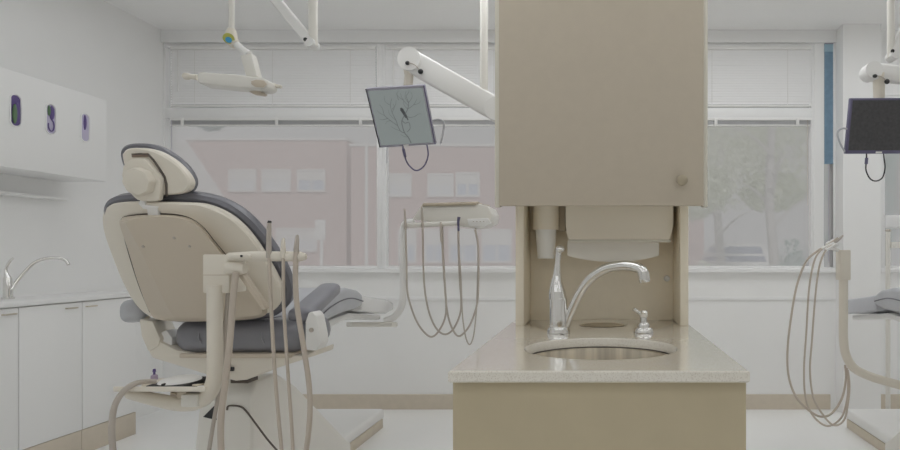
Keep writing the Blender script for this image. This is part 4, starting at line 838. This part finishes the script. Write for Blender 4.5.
def bush(label, px, Y, r, h, mt):
    o = P(px, 0, Y); o.z = ZG; b = BM()
    for i in range(500):
        d = V((random.gauss(0, 1), random.gauss(0, 1), abs(random.gauss(0, 1)))).normalized()*random.uniform(.55, 1)
        p = o+V((d.x*r, d.y*r, d.z*h)); a = V((random.gauss(0, 1), random.gauss(0, 1), random.gauss(0, 1))).normalized(); q = a.orthogonal().normalized()
        vs = [b.verts.new(p+w_) for w_ in (a*.09, q*.05, -a*.09, -q*.05)]; b.faces.new(vs)
    t = thing('garden_bush', label, 'bush', o, 'bushes outside the right window')
    obj('leaves', b, mt, t, False); s_ = BM()
    for i in range(4): tube(s_, [o, o+V((math.cos(i*1.6)*r*.3, math.sin(i*1.6)*r*.3, h*.4)), o+V((math.cos(i*1.6)*r*.6, math.sin(i*1.6)*r*.6, h*.75))], [.02, .015, .006], 6)
    obj('stems', s_, 'bark', t)
bush('rounded bush left of the parked white car', 703, 13.5, .55, 1.15, 'leaf')
bush('rounded bush right of the tree trunk outside', 793, 14, .55, 1.75, 'leaf2')
bush('low bush in front of the parked white car', 733, 12.2, .45, 1.05, 'leaf')
# parked car seen from behind
Y = 17.5; cxr = P(745, 0, Y).x; t = thing('parked_car', 'white parked car seen from behind beside the tree trunk', 'car', (cxr, Y+2, ZG))
hw = .87; sec = [(0, .34), (0, .98), (.12, 1.04), (3.2, 1.02), (4.1, .86), (4.2, .38)]
b = BM(); prism(b, [V((cxr-hw, Y+y, ZG+z)) for y, z in sec], V((2*hw, 0, 0)), .06, seg=3); obj('body', b, 'carw', t)
b = BM(); loft(b, [[V((cxr+sx_*w_, Y+y, ZG+z)) for sx_, y in ((-1, y0), (1, y0), (1, y1), (-1, y1))] for w_, y0, y1, z in ((.84, .05, 3.0, 1.0), (.80, .2, 2.6, 1.3), (.70, .42, 2.0, 1.62), (.62, .5, 1.9, 1.68))]); cb = obj('cabin', b, 'carw', t)
b = BM(); prism(b, [V((cxr+x, Y+y, ZG+z)) for x, y, z in ((-.70, .10, 1.1), (.70, .10, 1.1), (.60, .37, 1.56), (-.60, .37, 1.56))], V((0, -.02, -.01)), 0); obj('rear_window', b, 'carg', cb)
for s_ in (-1, 1):
    b = BM(); prism(b, [V((cxr+s_*x, Y+y, ZG+z)) for x, y, z in ((.835, .35, 1.08), (.835, 2.6, 1.08), (.72, 1.95, 1.54), (.735, .55, 1.54))], V((s_*.012, 0, .006)), 0); obj('side_window', b, 'carg', cb)
    b = BM(); box(b, cxr+s_*.74-.09, cxr+s_*.74+.09, Y-.02, Y+.05, ZG+.72, ZG+.95, .01); obj('tail_light', b, 'carred', t)
    for yy in (.85, 3.4):
        b = BM(); cyl(b, V((cxr+s_*.70, Y+yy, ZG+.32)), V((cxr+s_*.88, Y+yy, ZG+.32)), .32, n=24); obj('wheel', b, 'dark', t)
b = BM(); box(b, cxr-.86, cxr+.86, Y-.07, Y+.1, ZG+.36, ZG+.56, .03); obj('bumper', b, 'stone', t)

# ------------------------------------------------------------------ light
w = bpy.data.worlds.new('sky'); bpy.context.scene.world = w; w.use_nodes = True
w.node_tree.nodes['Background'].inputs[0].default_value = (1, 1, 1, 1); w.node_tree.nodes['Background'].inputs[1].default_value = .385
sl = bpy.data.lights.new('sun', 'SUN'); sl.energy = .62; sl.angle = math.radians(.6); sl.color = (1, .98, .95)
so = bpy.data.objects.new('sun', sl); C.objects.link(so); so.location = (-4, -6, 9)
so.rotation_euler = V((-.2, .72, -.60)).to_track_quat('-Z', 'Y').to_euler()
cam = bpy.data.cameras.new('camera'); cam.sensor_width = 36; cam.sensor_fit = 'HORIZONTAL'; cam.lens = F/900*36
cam.shift_x = -(CX-450)/900; cam.shift_y = (CY-225)/900; cam.clip_end = 300; cam.clip_start = .05
co = bpy.data.objects.new('camera', cam); C.objects.link(co); co.location = (0, 0, H); co.rotation_euler = (math.pi/2, 0, 0)
sc = bpy.context.scene; sc.camera = co
sc.view_settings.view_transform = 'Standard'; sc.view_settings.look = 'None'; sc.view_settings.exposure = 0; sc.view_settings.gamma = 1; sc.view_settings.use_curve_mapping = False
sc.cycles.max_bounces = 14; sc.cycles.diffuse_bounces = 8; sc.cycles.transparent_max_bounces = 16
